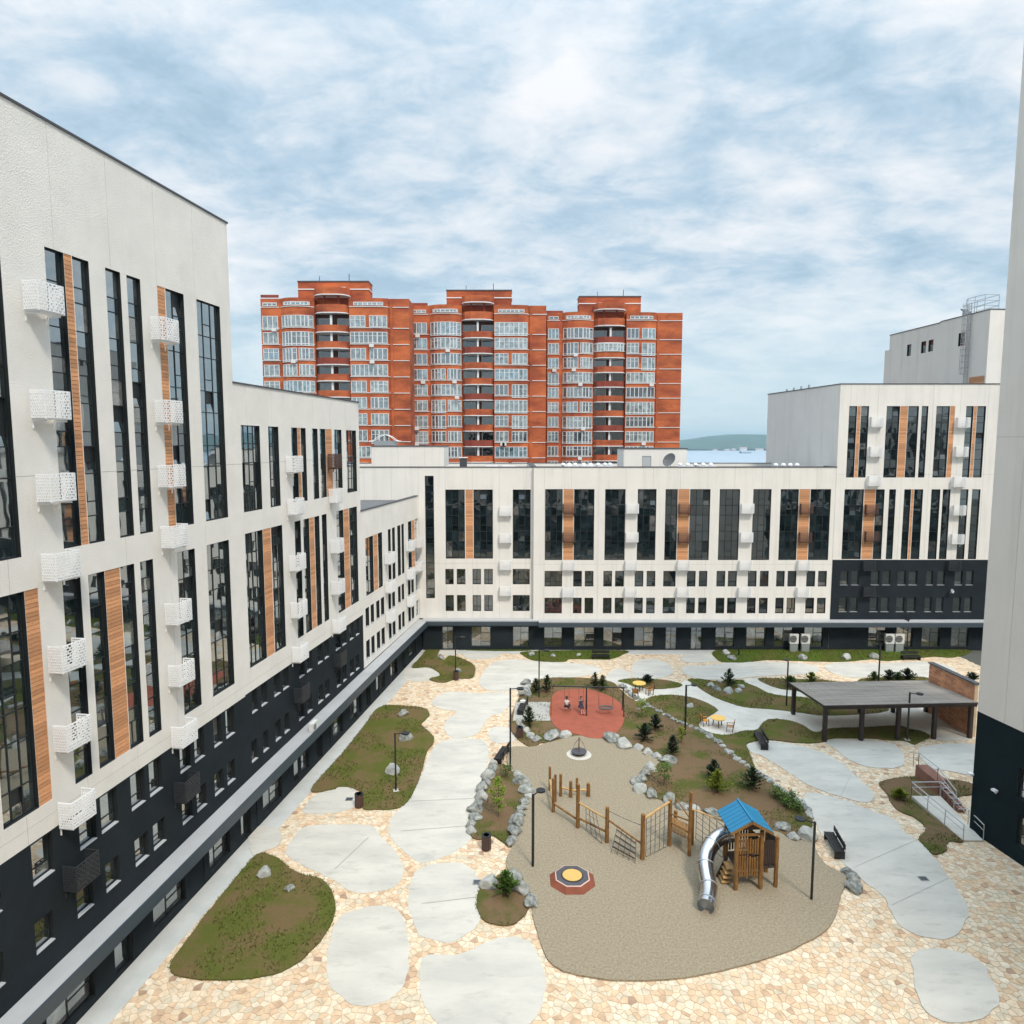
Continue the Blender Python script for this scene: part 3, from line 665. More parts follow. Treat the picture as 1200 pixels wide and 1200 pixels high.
CT+=cgp(-45.05,[(174,399,wm_),(178,496,wm_),(180.5,572.5,wm_),(184,644,wm_),(188,735,wm_),(191,808,wm_),(193,881.5,wm_),(197,946,dk_)])
tall=left_block('tallest white block filling the left edge, wood strips between very tall black windows',-86,-37.85,36.05,
  [(19.45,31.25,T1,T1w),(9.62,18.15,T2,T2w)],[(6.72,8.35,R1,True),(3.95,5.2,R2,True)],8.42,CT)
z=24.75
M1=pairs([282,304],z,4)+pairs([314,326],z,3)+pairs([341,348],z,1)+pairs([352,358],z)+pairs([365.5,372],z)+pairs([374.5,381],z)+pairs([391.3,400],z,2)+pairs([405.5,417],z,3)
M1w=[tuple(LS([348.2,351.8],z)),tuple(LS([381.3,388.7],z))]
z=18.25
M2=pairs([287,307.5],z,4)+pairs([317.5,330.5],z,3)+pairs([345,352],z)+pairs([355,362],z)+pairs([368.2,374],z)+pairs([377,382.5],z)+pairs([394,402],z)+pairs([409,418],z,3)
M2w=[tuple(LS([307.8,317.2],z)),tuple(LS([362.3,368],z)),tuple(LS([402.3,408.7],z))]
z=8.7
MR1=pairs([294.5,301,305.5,312.5,320.7,328,331,338,350,356,359,365,372,377.5,380,385,393,398.7,400.7,405.5,409.5,414,416.7,420.7],z)
z=5.3
MR2=pairs([294.5,301.5,308,314.5,322.5,329,333,339,350,356,360,365.5,372.5,378.5,381,386,394.5,399,402,406,410,414.6,417,421],z)
CM=cgp(LF.s(334,22),[(334,554,wm_),(335,604,wm_),(337.5,670,wm_),(337.5,726,wm_),(340,777.5,wm_),(342.5,825,dk_)])
CM+=cgp(LF.s(383.3,22),[(383,549,br_),(384,590,wm_),(386,649,wm_),(387,697.5,wm_),(386,744,wm_),(387.5,784,dk_)])
left_block('middle white block, one step lower than the tallest, its roof sloping away in view',-37.85,-17.9,27.15,
  [(19.55,24.75,M1,M1w),(9.95,18.25,M2,M2w)],[(7.05,8.45,MR1,True),(4.0,5.3,MR2,True)],8.5,CM)
z=15.2
L1=pairs([428,437],z,2)+pairs([442.7,447.5],z,1)+pairs([478,482],z,1)+pairs([486,490.3],z,1)+pairs([465.5,469],z)+pairs([470.3,473],z)
L1w=[tuple(LS([437.4,442.3],z)),tuple(LS([482.3,485.7],z))]
L1b=pairs([454.5,457.6,459.3,462.5],z)
z=8.9
LA=pairs([428.2,432.3,434.3,438,440.8,444.5,446.3,450,455,458,459.5,462.7,466.3,469.3,470.6,473.4,478,480.8,482,484.7,487,490.6],z)
z=5.9
CL=cgp(LF.s(450,12),[(451,661,wm_),(451,695,wm_),(450,731,wm_)])+cgp(LF.s(475,12),[(475.5,646,wm_),(476,679,wm_),(475,712,wm_)])+cgp(-1.6,[(490,640,wm_),(490,667,wm_)])
left_block('lowest white block of the left wing, grey flat roof, ending in the far corner',-17.9,0.25,17.72,
  [(9.95,15.2,L1,L1w),(12.7,15.2,L1b,[]),(9.95,12.2,L1b,[])],[(7.1,8.85,LA,False),(4.15,5.85,LA,False)],None,CL)
# canopy and ground floor of the left wing
g=thing('shop_podium','dark ground floor of the left wing under a long white canopy with grey edge','building',(LF.P0[0],LF.P0[1],0),lrz)
x0,x1=-80,-0.2
prof_=[(-80,2.50,.95),(-60,2.72,1.0),(-48,2.92,1.05),(-37,3.18,1.08),(-18,3.46,1.12),(-.2,3.53,1.15)]
ct,fa,sf=MB(),MB(),MB()
def hexa(mb,s0_,s1_,y0a,y1a,z0a,z1a,y0b,y1b,z0b,z1b):
    mb.add([(s0_,y0a,z0a),(s1_,y0b,z0b),(s1_,y1b,z0b),(s0_,y1a,z0a),(s0_,y0a,z1a),(s1_,y0b,z1b),(s1_,y1b,z1b),(s0_,y1a,z1a)],[(0,3,2,1),(4,5,6,7),(0,1,5,4),(2,3,7,6),(1,2,6,5),(3,0,4,7)])
for (sa,za,oa),(sb_,zb_,ob) in zip(prof_,prof_[1:]):
    hexa(ct,sa,sb_,-oa,-.01,za-.1,za,-ob,-.01,zb_-.1,zb_)
    hexa(fa,sa,sb_,-oa-.08,-oa-.005,za-.62,za+.04,-ob-.08,-ob-.005,zb_-.62,zb_+.04)
    hexa(sf,sa,sb_,-oa,-.43,za-.62,za-.56,-ob,-.43,zb_-.62,zb_-.56)
ct.build('canopy','canopy_top',g); fa.build('fascia','fascia',g); sf.build('soffit','fascia',g)
ops=[];wl=[]; s_=x0+1
rnd=random.Random(11)
pat=[('w',2.5),('g',1.0),('w',2.5),('g',0.5),('d',1.1),('g',0.8)]
while s_<x1-3.4:
    for k,w in pat:
        if s_+w>x1-0.4: break
        if k!='g': wl.append((s_,s_+w,k))
        s_+=w+0.35
for a,c,k in wl: ops.append((a,c,0.10 if k=='d' else 0.35,2.35,0.30,1))
facade('dark_wall',g,x0,x1,0,2.45,-0.42,ops,['dark_render','frame_dark'])
for a,c,k in wl:
    if k=='d': 
        w=window(g,a,c,0.10,2.35,1,[1.95],-0.20,glass='glass',name='door',fw=.09); MB().box(0.12,0.16,-0.08,-0.03,0.8,1.3).build('handle','steel',w)
    else: window(g,a,c,0.35,2.35,2,[],-0.20,sash={1:[1.05,1.9]},glass='glass_shop')
mb=MB()
for k in range(14): MB().box(x0+3+k*5.6,x0+3.5+k*5.6,-0.46,-0.43,0.2,2.3).build('wall_pier','dark_render',g)
# outdoor AC unit standing on the canopy
def ac_unit(b,loc,rz=0,w=0.85,h=0.62,thingy=None):
    o=MB(); o.box(0,w,-0.32,0,0.05,h); o.box(0.08,0.14,-0.3,-0.02,0,0.05); o.box(w-0.14,w-0.08,-0.3,-0.02,0,0.05)
    o=o.build('air_conditioner','ac_white',b,loc=loc,rz=rz)
    f=MB(); f.tube([(w*.36,-0.325,h*.53),(w*.36,-0.335,h*.53)],[h*.36]*2,16); f.build('fan_grille','fan_dark',o)
    mb=MB()
    for k in range(5): mb.box(w*.36-h*.36,w*.36+h*.36,-0.345,-0.337,h*.53-h*.3+k*h*.15-.008,h*.53-h*.3+k*h*.15+.008)
    mb.build('fan_guard','ac_white',o)
    return o
p=lfp(LF.s(350,4)+0,0.75)
t_=ac_unit(None,(p[0],p[1],3.24),lrz); tag(t_,'white air conditioner unit standing on the white canopy of the left wing','air conditioner')
# ================================================================ FAR BUILDING
YA,YBk=78.0,77.4
def X(px,py,Y): return atY(px,py,Y)[0]
ZT=lambda py,Y: atY(600,py,Y)[2]
def far_block(label,Y,x0,x1,z0,ztop,bigs,woods,small,cages,dep,mats='stucco_smooth',dark=None,jh=(),extra=None):
    """bigs: (x0,x1,ncols,z0,z1); small: (x0,x1,ncols,z0,z1,isdark)"""
    b=thing('apartment_building',label,'building',(0,Y,0),0,'joined blocks of the white courtyard apartment building')
    lo=dark if dark else z0
    ops=[(a,c,p_,q,0.22,1) for a,c,n,p_,q in bigs]+[(a,c,p_,q,0.05,1) for a,c,p_,q in woods]+[(a,c,p_,q,0.2,1) for a,c,n,p_,q,dk in small if not dk]
    vs=[x0+3.05*k+1.2 for k in range(30) if x0+3.05*k+1.2<x1-0.3]
    ops+=joints(x0,x1,lo,ztop,vs,jh)
    facade('wall',b,x0,x1,lo,ztop,0,ops,[mats,'frame_dark','joint'])
    if dark: facade('dark_wall',b,x0,x1,z0,dark,0.0,[(a,c,p_,q,0.24,1) for a,c,n,p_,q,dk in small if dk],['dark_render','frame_dark'])
    for k,(a,c,n,p_,q) in enumerate(bigs):
        rows=[q-STO*i-o for i in range(5) for o in (0.0,STO*0.62)]
        sash={(n//2 if n>1 else 0):[q-STO*i-STO*0.38 for i in range(5)]}
        window(b,a,c,p_,q,n,rows,0.12,sash=sash,glass='glass_far',fw=.08,mull=.06)
    for a,c,p_,q in woods: planks(b,a,c,p_,q,0.05,0.2)
    for a,c,n,p_,q,dk in small:
        w=window(b,a,c,p_,q,n,[p_+(q-p_)*0.30],0.14,fw=.07,glass='glass_far')
        if dk: MB().box(0,c-a,-0.13,-0.002,-0.03,0).build('sill','sill',w,loc=(0,-0.012,.01))
    for s_,z_,m in cages: cage(b,s_,z_,m,sx=1.08,sy=.72)
    sides(b,x0,x1,0,ztop,dep,mats); roofbits(b,x0,x1,ztop,dep)
    return b
def z8x(v): return 480+v/4.615
def z7x(v): return 720+v/4.615
def z9x(v): return 940+v/4.615
def z6x(v): return 960+v/5
# A
zb1,zt1=10.55,18.45
xs=lambda f,l,Y,py=575:[X(f(v_),py,Y) for v_ in l]
a=xs(z8x,[82,130],YA,560); A_strip=(a[0],a[1])
q=xs(z8x,[193,298,345,450,558,655],YA); w_=xs(z8x,[302,342],YA)
s1_=xs(z8x,[193,238,255,302,340,386,403,450],YA,668); s2_=xs(z8x,[558,650],YA,668)
zr=[(ZT(684.7,YA),ZT(666.7,YA)),(ZT(716,YA),ZT(697.3,YA))]
smallA=[(s1_[i],s1_[i+1],1 if False else 2,lo_,hi_,False) for lo_,hi_ in zr for i in (0,2,4,6)]+[(s2_[0],s2_[1],3,lo_,hi_,False) for lo_,hi_ in zr]
xA1=X(625,640,YA)
cgA=[(xs(z8x,[487],YA,600)[0],ZT(520+v_/4.615,YA),wm_) for v_ in (388,533,678,818)]
bA=far_block('far corner block with a full-height dark window strip, left end of the far building',YA,-24,xA1+0.0,3.6,20.95,
  [(q[0],q[1],3,zb1,zt1),(q[2],q[3],3,zb1,zt1),(q[4],q[5],3,zb1,zt1),(A_strip[0],A_strip[1],1,ZT(701,YA),zt1+1.55)],[(w_[0],w_[1],zb1,zt1)],smallA,cgA,15,jh=(10.0,))
# raised lift tower of A
x0_,x1_=X(435,523,YA),X(520,523,YA)
b=thing('stair_tower','raised white stair head above the far corner block, railing and dish on top','building',(0,YA,0))
facade('wall',b,x0_,x1_,21.05,23.3,-0.004,joints(x0_,x1_,21.06,23.3,[x0_+3,x0_+6],[]),['stucco_smooth','frame_dark','joint'])
mb=MB(); mb.quad((x1_,-.004,21.05),(x1_,6,21.05),(x1_,6,23.3),(x1_,-.004,23.3)); mb.quad((x0_,6,21.05),(x0_,-.004,21.05),(x0_,-.004,23.3),(x0_,6,23.3)); mb.quad((x1_,6,21.05),(x0_,6,21.05),(x0_,6,23.3),(x1_,6,23.3)); mb.build('wall','stucco_smooth',b)
MB().box(x0_-.06,x1_+.06,-.08,6.05,23.3,23.39).build('parapet_coping','coping',b)
# B
q=xs(z8x,[733,828,890,1000,1058,1168],YBk)+xs(z7x,[127,228,277,343,410,520,570,680,752,850,900,998,1062,1172],YBk)
nc_=[3,3,3,3,2,3,3,3,3,3]
zb1,zt1=ZT(656.3,YBk),ZT(573.2,YBk)
bigsB=[(q[2*i],q[2*i+1],nc_[i],zb1,zt1) for i in range(10)]
wB=xs(z8x,[833,887],YBk)+xs(z7x,[346,407,1001,1059],YBk)
woodsB=[(wB[i],wB[i+1],zb1,zt1) for i in (0,2,4)]
zr=[(ZT(687.3,YBk),ZT(669,YBk)),(ZT(718.7,YBk),ZT(700.5,YBk))]
one=xs(z8x,[885,932,948,995,1048,1095,1112,1160],YBk,669)+xs(z7x,[110,157,175,222,393,440,458,503,553,600,615,663,723,770,788,835,877,922,938,985,1040,1087,1103,1150],YBk,669)
wide=xs(z8x,[730,825],YBk,669)+xs(z7x,[265,332],YBk,669)
smallB=[(one[i],one[i+1],1,lo_,hi_,False) for lo_,hi_ in zr for i in range(0,len(one),2)]+[(wide[i],wide[i+1],3 if i==0 else 2,lo_,hi_,False) for lo_,hi_ in zr for i in (0,2)]
cgB=[]
for f,v_,ms in ((z8x,830,(br_,br_,wm_,wm_)),(z8x,1170,(wm_,)*4),(z7x,346,(br_,br_,wm_,wm_)),(z7x,682,(wm_,)*4),(z7x,1000,(br_,br_,wm_,wm_))):
    xx=X(f(v_),600,YBk)-0.02
    for py,m in zip((378,533,683,828),ms): cgB.append((xx,ZT(520+py/4.615,YBk)+0.06,m))
xC=36.3
far_block('long middle block of the far building with rows of paired small windows below',YBk,xA1+0.002,xC,3.6,20.98,bigsB,woodsB,smallB,cgB,15,jh=(10.0,))
# C
YC=77.36
zb1,zt1=ZT(655.3,YC),ZT(573.4,YC); zb2,zt2=ZT(559.6,YC),ZT(475.9,YC)
u=xs(z9x,[255,298,320,362,458,530,575,632,648,683,727,800,888,928,948,995],YC,478)
uw=xs(z9x,[300,318,532,573,802,828,930,946],YC,478)
l=xs(z9x,[230,335,400,447,472,508,553,590,607,655,700,748,762,803,857,900,920,965],YC,574)
lw=xs(z9x,[338,398,592,605],YC,574)
nu=[1,1,2,1,1,2,1,1]; nl=[3,1,1,1,1,1,1,1,1]
bigsC=[(u[2*i],u[2*i+1],nu[i],zb2,zt2) for i in range(8)]+[(l[2*i],l[2*i+1],nl[i],zb1,zt1) for i in range(9)]
woodsC=[(uw[i],uw[i+1],zb2,zt2) for i in (0,2,4,6)]+[(lw[i],lw[i+1],zb1,zt1) for i in (0,2)]
d=xs(z6x,[125,172,190,235,305,355,372,420,462,510,527,577,630,670,695,740,797,843,863,907],YC,669)
zr=[(ZT(685.6,YC),ZT(669,YC)),(ZT(717,YC),ZT(700,YC))]
smallC=[(d[i],d[i+1],1,lo_,hi_,True) for lo_,hi_ in zr for i in range(0,20,2)]
def Zc(v_): return ZT(430+v_/4.615,YC)
cgC=[(xs(z9x,[362],YC,500)[0],Zc(325),wm_),(xs(z9x,[360],YC,520)[0],Zc(485),wm_),(xs(z9x,[350],YC,560)[0],Zc(643),wm_),(xs(z9x,[826],YC,500)[0],Zc(328),wm_),(xs(z9x,[820],YC,520)[0],Zc(485),wm_),(xs(z9x,[808],YC,560)[0],Zc(648),wm_),
 (xs(z9x,[335],YC,600)[0],Zc(795),br_),(xs(z9x,[333],YC,630)[0],Zc(940),br_),(xs(z9x,[805],YC,600)[0],Zc(800),wm_),(xs(z9x,[797],YC,630)[0],Zc(955),wm_)]
cgC+=[(xs(z6x,[248],YC,660)[0],ZT(668,YC),dk_),(xs(z6x,[248],YC,692)[0],ZT(698,YC),dk_),(xs(z6x,[745],YC,660)[0],ZT(668,YC),dk_)]
bC=far_block('taller right block of the far building with a dark grey lower part',YC,xC+0.002,62,3.6,30.15,bigsC,woodsC,smallC,cgC,16.3,dark=ZT(656,YC),jh=(20.2,))
mb=MB(); wp=[(xC-.001,0.03),(xC-.001,16.3),(34.3,16.3)]; mb.prism(wp,19,30.148); mb.build('side_wall','stucco_smooth',bC)
MB().prism([(xC-.05,-.05),(xC-.05,16.36),(34.22,16.36)],30.149,30.235).build('parapet_coping','coping',bC)
# satellite dish on C
def dish(b,loc,r,rz,tilt=0.35,m='white_metal'):
    mb=MB(); n=14; rings=[(0.0,0.0),(0.5,0.06),(1.0,0.22)]; vs=[];fs=[]
    for k,(rr,dd) in enumerate(rings):
        for i in range(n):
            a_=2*math.pi*i/n; vs.append((math.cos(a_)*rr*r,-dd*r-0.05*r*0,math.sin(a_)*rr*r))
    for k in range(2):
        for i in range(n): j=(i+1)%n; fs.append((k*n+i,k*n+j,(k+1)*n+j,(k+1)*n+i))
    vs2=[(x,y*1.0+0.02,z_) for x,y,z_ in vs]; mb.add(vs,fs); mb.add(vs2,[f[::-1] for f in fs])
    M_=Matrix.Rotation(-tilt,4,'X'); mb.v=[tuple(M_@Vector(p)) for p in mb.v]
    o=mb.build('satellite_dish',m,b,loc=loc,rz=rz)
    a_=MB(); a_.bar((0,0,-r*0.1),(0,-r*1.0,0.0),0.03); a_.box(-0.04,0.04,-r*1.05,-r*0.95,-0.04,0.05); a_.bar((0,0.03,0),(0,0.2,-r*1.2),0.05); a_.build('dish_arm','galv',o)
    return o
o=dish(None,(X(1115,692,77)-0.0,76.9,ZT(692.5,77.0)),0.26,0.4,m='galv'); tag(o,'small grey satellite dish on the dark grey wall of the right far block','satellite dish')
# canopy + ground floor of far building
g=thing('shop_podium','dark ground floor of the far building with large shop windows and white canopy','building',(0,77.4,0))
xe=58; xb=-10.2
xs1=X(631,735,77)
MB().box(xb,xs1,-0.55,0.58,3.5,3.62).build('canopy','canopy_top',g); MB().box(xs1+.003,xe,-1.1,-0.02,3.5,3.62).build('canopy','canopy_top',g)
MB().box(xb,xs1-0.1,-0.62,-0.553,3.1,3.5).build('fascia','fascia',g); MB().box(xs1-0.05,xe,-1.17,-1.103,3.0,3.5).build('fascia','fascia',g)
MB().box(xb,xe,-0.55,-0.10,2.98,3.08).build('soffit','fascia',g)
wl=[]
for f,l_ in ((z8x,[(333,438,'w'),(558,645,'w'),(727,825,'w'),(890,1000,'w'),(1048,1150,'w'),(175,235,'d')]),(z7x,[(108,213,'w'),(278,338,'d'),(415,475,'d'),(548,650,'w'),(715,818,'w'),(865,968,'w'),(1028,1130,'w')]),(z6x,[(290,397,'w'),(447,550,'w'),(603,710,'w'),(775,880,'w')])):
    for a_,c_,k in l_: wl.append((X(f(a_),740,77.4),X(f(c_),740,77.4),k))
facade('dark_wall',g,xb,xe,0,3.1,0.0,[(a_,c_,0.08 if k=='d' else 0.42,2.75,0.28,1) for a_,c_,k in wl],['dark_render','frame_dark'])
for a_,c_,k in wl:
    if k=='d':
        w=window(g,a_,c_,0.08,2.75,2,[2.2],0.2,glass='glass_shop',name='door'); MB().box((c_-a_)/2-.1,(c_-a_)/2-.06,-.07,-.03,.8,1.4).build('handle','steel',w)
    else: window(g,a_,c_,0.42,2.75,2,[],0.2,sash={1:[1.0,2.0]},glass='glass_shop')
# AC units along the far wall
for i,(px,lab) in enumerate(((924.5,'left white air conditioner by the far wall, left of the four'),(938,'white air conditioner by the far wall, second from the left of the four'),(1036.5,'white air conditioner by the far wall, third from the left with a dark fan'),(1048,'rightmost white air conditioner standing by the far wall'))):
    o=ac_unit(None,(X(px,750,76.9),76.9,0.95),0,w=0.98,h=1.15); tag(o,lab,'air conditioner','air conditioners at the foot of the far wall')
    st=MB(); st.box(0.05,.93,-.3,-.02,-0.95,-0.001); st.build('stand','galv',o)
# ================================================================ PENTHOUSE (upper right)
PF=Plane((57.11,84.0),(-0.0748,0.9972))  # visible face looks left; s grows away from camera
prz=math.atan2(-0.9972,0.0748) # local x towards the camera, local y inward (+X)
b=thing('rooftop_block','upper white block at top right with four small dark windows and caged ladder','building',(PF.P0[0]+PF.d[0]*20.06,PF.P0[1]+PF.d[1]*20.06,0),prz)
Lh=20.06; zt=39.45
def ps(px,py): return Lh-PF.pick(px,py)[0]
ww=[]
for (xa,xb_,ya,yb) in ((683,698,278,325),(745,763,265,312),(777,795,258,305),(925,950,228,280)):
    s0_,z1_=ps(880+xa/3.75,330+ya/3.75),PF.pick(880+xa/3.75,330+ya/3.75)[1]; s1_,z0_=ps(880+xb_/3.75,330+yb/3.75),PF.pick(880+xb_/3.75,330+yb/3.75)[1]
    ww.append((s0_,s1_,z0_,z1_))
jx=ps(1103,420)
facade('wall',b,0,jx,29.5,zt,0.15,[(a_,c_,p_,q_,0.2,1) for a_,c_,p_,q_ in ww[:3]]+joints(0,jx,29.6,zt,[3,6.5],[]),['stucco_shaded','frame_dark','joint'])
facade('wall',b,jx,Lh,29.5,zt,-0.35,[(a_,c_,p_,q_,0.2,1) for a_,c_,p_,q_ in ww[3:]]+joints(jx,Lh,29.6,zt,[jx+5],[]),['stucco_shaded','frame_dark','joint'])
for i,(a_,c_,p_,q_) in enumerate(ww): window(b,a_,c_,p_,q_,1,[],0.27 if i<3 else -0.23,glass='glass_far')
mb=MB(); mb.quad((jx,-.35,29.5),(jx,.15,29.5),(jx,.15,zt),(jx,-.35,zt)); mb.quad((Lh,-.35,29.5),(Lh,14,29.5),(Lh,14,zt),(Lh,-.35,zt)); mb.quad((0,14,29.5),(0,.15,29.5),(0,.15,zt),(0,14,zt)); mb.quad((Lh,14,29.5),(0,14,29.5),(0,14,zt),(Lh,14,zt))
mb.build('wall','stucco_smooth',b)
MB().box(-.05,jx-.001,.09,14.1,zt,zt+.1).build('parapet_coping','coping',b); MB().box(jx,Lh+.05,-.41,14.1,zt,zt+.1).build('parapet_coping','coping',b)
MB().box(-1.3,-0.002,0.3,10,29.5,37.4).build('side_annex','stucco_shaded',b)
wx0=ps(1139,452)+0.0
planks(b,wx0,Lh-.25,29.9,PF.pick(1150,441)[1],-0.40,0.16)
# ladder with cage
lx=ps(1139,400); lad=thing('caged_ladder','grey steel caged ladder climbing the upper white block at top right','ladder',(PF.P0[0]+PF.d[0]*(Lh-lx),PF.P0[1]+PF.d[1]*(Lh-lx),30.2),prz)
mb=MB()
for s_ in (-.3,.3): mb.bar((s_,-.55,0),(s_,-.55,10.6),.06)
mb.build('side_rail','galv',lad)
mb=MB()
for k in range(34): mb.bar((-.3,-.55,.2+k*.3),(.3,-.55,.2+k*.3),.04)
mb.build('rung','galv',lad)
mb=MB()
for k in range(12):
    z_=2.0+k*.75; pts=[(-.3,-.55,z_),(-.42,-.9,z_),(-.25,-1.25,z_),(.25,-1.25,z_),(.42,-.9,z_),(.3,-.55,z_)]
    for a_,c_ in zip(pts,pts[1:]): mb.bar(a_,c_,.04)
for x_,y_ in ((-.42,-.9),(-.25,-1.25),(.25,-1.25),(.42,-.9)): mb.bar((x_,y_,2.0),(x_,y_,10.6),.04)
mb.build('safety_cage','galv',lad)
rl=thing('roof_railing','grey steel railing around the ladder top on the upper white block','railing',(PF.P0[0]+PF.d[0]*(Lh-lx),PF.P0[1]+PF.d[1]*(Lh-lx),zt+.1),prz)
mb=MB()
for (x_,y_) in ((-1.6,.2),(-.6,-.4),(.6,-.4),(2.0,-.2),(2.0,1.6),(-1.6,1.6)): mb.bar((x_,y_,0),(x_,y_,1.9),.05)
mb.build('post','galv',rl)
mb=MB(); ring=[(-1.6,.2),(-.6,-.4),(.6,-.4),(2.0,-.2),(2.0,1.6),(-1.6,1.6),(-1.6,.2)]
for z_ in (.6,1.2,1.88):
    for a_,c_ in zip(ring,ring[1:]): mb.bar((*a_,z_),(*c_,z_),.05)
mb.build('rail','galv',rl)
# roof hatches / solar collectors
for (px,py,lab) in ((1092,384,'long low dark panel lying on the roof edge of the upper block'),(1126,368,'tilted dark panel standing on the upper roof by the ladder')):
    s_=ps(px,py); t_=thing('roof_panel',lab,'roof panel',(PF.P0[0]+PF.d[0]*(Lh-s_),PF.P0[1]+PF.d[1]*(Lh-s_),zt+.1),prz)
    if px<1100: MB().bar((-1.9,1.9,.15),(1.9,1.9,.40),1.2,.08).build('panel','coping',t_); MB().box(-1.5,1.5,1.8,2.0,0,.1).build('frame','galv',t_)
    else: MB().bar((-.9,1.0,1.1),(.5,1.0,.15),.8,.12).build('panel','coping',t_); MB().box(-.3,.5,.4,.5,0,.6).build('frame','galv',t_)
# ================================================================ RIGHT TOWER
RP=(28.12,40.35); rd=(0.155,-0.988); RW=Plane(RP,rd)
b=thing('apartment_tower','plain light grey tower wall with dark base along the right edge','building',(RP[0],RP[1],0),RW.rz)
zb=RW.pick(1141,831)[1]; zj=RW.pick(1180,512)[1]
wr=[]
for (xa,xb_,ya,yb) in ((1192.5,1204,955,990),(1194,1206,900,925)):
    s0_,z1_=RW.pick(xa,ya); wr.append((s0_,s0_+1.3,z1_-1.7,z1_))
facade('dark_wall',b,0,52,0,zb,0.0,[(a_,c_,p_,q_,.25,1) for a_,c_,p_,q_ in wr],['dark_wall_right','frame_dark'])
for a_,c_,p_,q_ in wr: window(b,a_,c_,p_,q_,2,[p_+.5],.15)
facade('wall',b,0,52,zb,48,0,joints(0,52,zb,48,[1.9,3.1,6.2,9.3,12.4,15.5],[zj]),['stucco_shaded','frame_dark','joint'])
mb=MB(); mb.quad((0,14,0),(0,0,0),(0,0,48),(0,14,48)); mb.quad((0,0,48),(52,0,48),(52,14,48),(0,14,48)); mb.quad((52,0,0),(52,14,0),(52,14,48),(52,0,48)); mb.build('wall','stucco_shaded',b)
for px,py in ((1139.3,906.6),(1167.5,926)):
    s_,z_=RW.pick(px,py); l_=MB(); l_.box(s_-.15,s_+.15,-.22,-.01,z_-.06,z_+.06); l_.box(s_-.05,s_+.05,-.05,0,z_-.2,z_-.06); l_.build('wall_lamp','white_metal',b)
# building behind the viewpoint, seen only in reflections
b=thing('apartment_building','block on the viewer\'s side of the courtyard, mirrored in the far windows','building',(0,-2.0,0),math.pi)
ops=[]
for k in range(34):
    for z0_,z1_ in ((9.7,18.2),(20.2,27.5),(4.6,6.2),(7.2,8.6)): ops.append((-98+k*4.6,-98+k*4.6+3.1,z0_,z1_,.25,1))
facade('wall',b,-100,60,9,29.5,0,[o for o in ops if o[2]>9],['stucco_smooth','frame_dark'])
facade('dark_wall',b,-100,60,0,9,0,[o for o in ops if o[2]<9],['dark_render','frame_dark'])
mb=MB(); mb.quad((60,0,0),(60,12,0),(60,12,29.5),(60,0,29.5)); mb.quad((-100,12,0),(-100,0,0),(-100,0,29.5),(-100,12,29.5)); mb.quad((-100,0,29.5),(60,0,29.5),(60,12,29.5),(-100,12,29.5)); mb.quad((60,12,0),(-100,12,0),(-100,12,29.5),(60,12,29.5)); mb.build('wall','stucco_smooth',b)
# ================================================================ ROOFTOP THINGS
rz_=20.55
b=thing('stair_tower','small white stair head on the far roof in front of the right brick tower','building',(0,82,0))
x0_,x1_=X(731,526,82),X(805,526,82); zt_=ZT(526,82)
xw0,xw1=X(752.5,540,82),X(763,540,82)
facade('wall',b,x0_,x1_,rz_-.3,zt_,0,[(xw0,xw1,rz_,rz_+1.6,.12,1)],['stucco_smooth','frame_dark'])
mb=MB(); mb.quad((x1_,0,rz_-.3),(x1_,5,rz_-.3),(x1_,5,zt_),(x1_,0,zt_)); mb.quad((x0_,5,rz_-.3),(x0_,0,rz_-.3),(x0_,0,zt_),(x0_,5,zt_)); mb.quad((x1_,5,rz_-.3),(x0_,5,rz_-.3),(x0_,5,zt_),(x1_,5,zt_)); mb.build('wall','stucco_smooth',b)
MB().box(x0_-.08,x1_+.08,-.08,5.08,zt_,zt_+.1).build('roof','coping',b)
MB().box(xw0+.03,xw1-.03,.04,.1,rz_,rz_+1.57).build('door','sill',b)
# flat tilted dish/board
o=dish(None,(X(784,538,80),79.6,rz_+1.15),0.85,-0.9,0.5,'roofing'); tag(o,'large grey satellite dish beside the small stair head on the far roof','satellite dish')
ORD=['first','second','third','fourth','fifth','sixth','seventh','eighth','ninth','tenth','eleventh','twelfth']
rnd=random.Random(4)
def vent(px,Y,h,w,lab,grp,cap=True):
    t_=thing('roof_vent',lab,'roof vent',(X(px,545,Y),Y,rz_),0,grp)
    MB().box(-w/2,w/2,-w/2,w/2,0,h).build('vent_box','coping' if w>.6 else 'white_metal',t_)
    c_=MB(); c_.box(-w*.62,w*.62,-w*.62,w*.62,h+.08,h+.16); c_.box(-w*.3,w*.3,-w*.3,w*.3,h,h+.08); c_.build('vent_cap','white_metal',t_)
vent(543,80,1.35,.8,'dark chimney with a white cap on the far corner roof',None)
def turb(px,Y,lab,grp):
    t_=thing('roof_vent',lab,'roof vent',(X(px,545,Y),Y,rz_),0,grp)
    MB().cyl(0,0,0,.5,.12,8).build('pipe','galv',t_); MB().tube([(0,0,.5),(0,0,.6),(0,0,.75),(0,0,.85)],[.2,.28,.24,.05],10).build('cowl','white_metal',t_,smooth=True)
def skylight(px0,px1,Y,lab,grp):
    a_,c_=X(px0,545,Y),X(px1,545,Y); t_=thing('roof_unit',lab,'roof unit',((a_+c_)/2,Y,rz_),0,grp); w=(c_-a_)/2
    MB().box(-w,w,-.6,.6,0,.52).build('casing','white_metal',t_)
    m_=MB()
    for k in range(int(w*2/.6)): m_.box(-w+.1+k*.6,-w+.5+k*.6,-.61,-.602,.12,.42)
    m_.build('louvre','galv',t_)
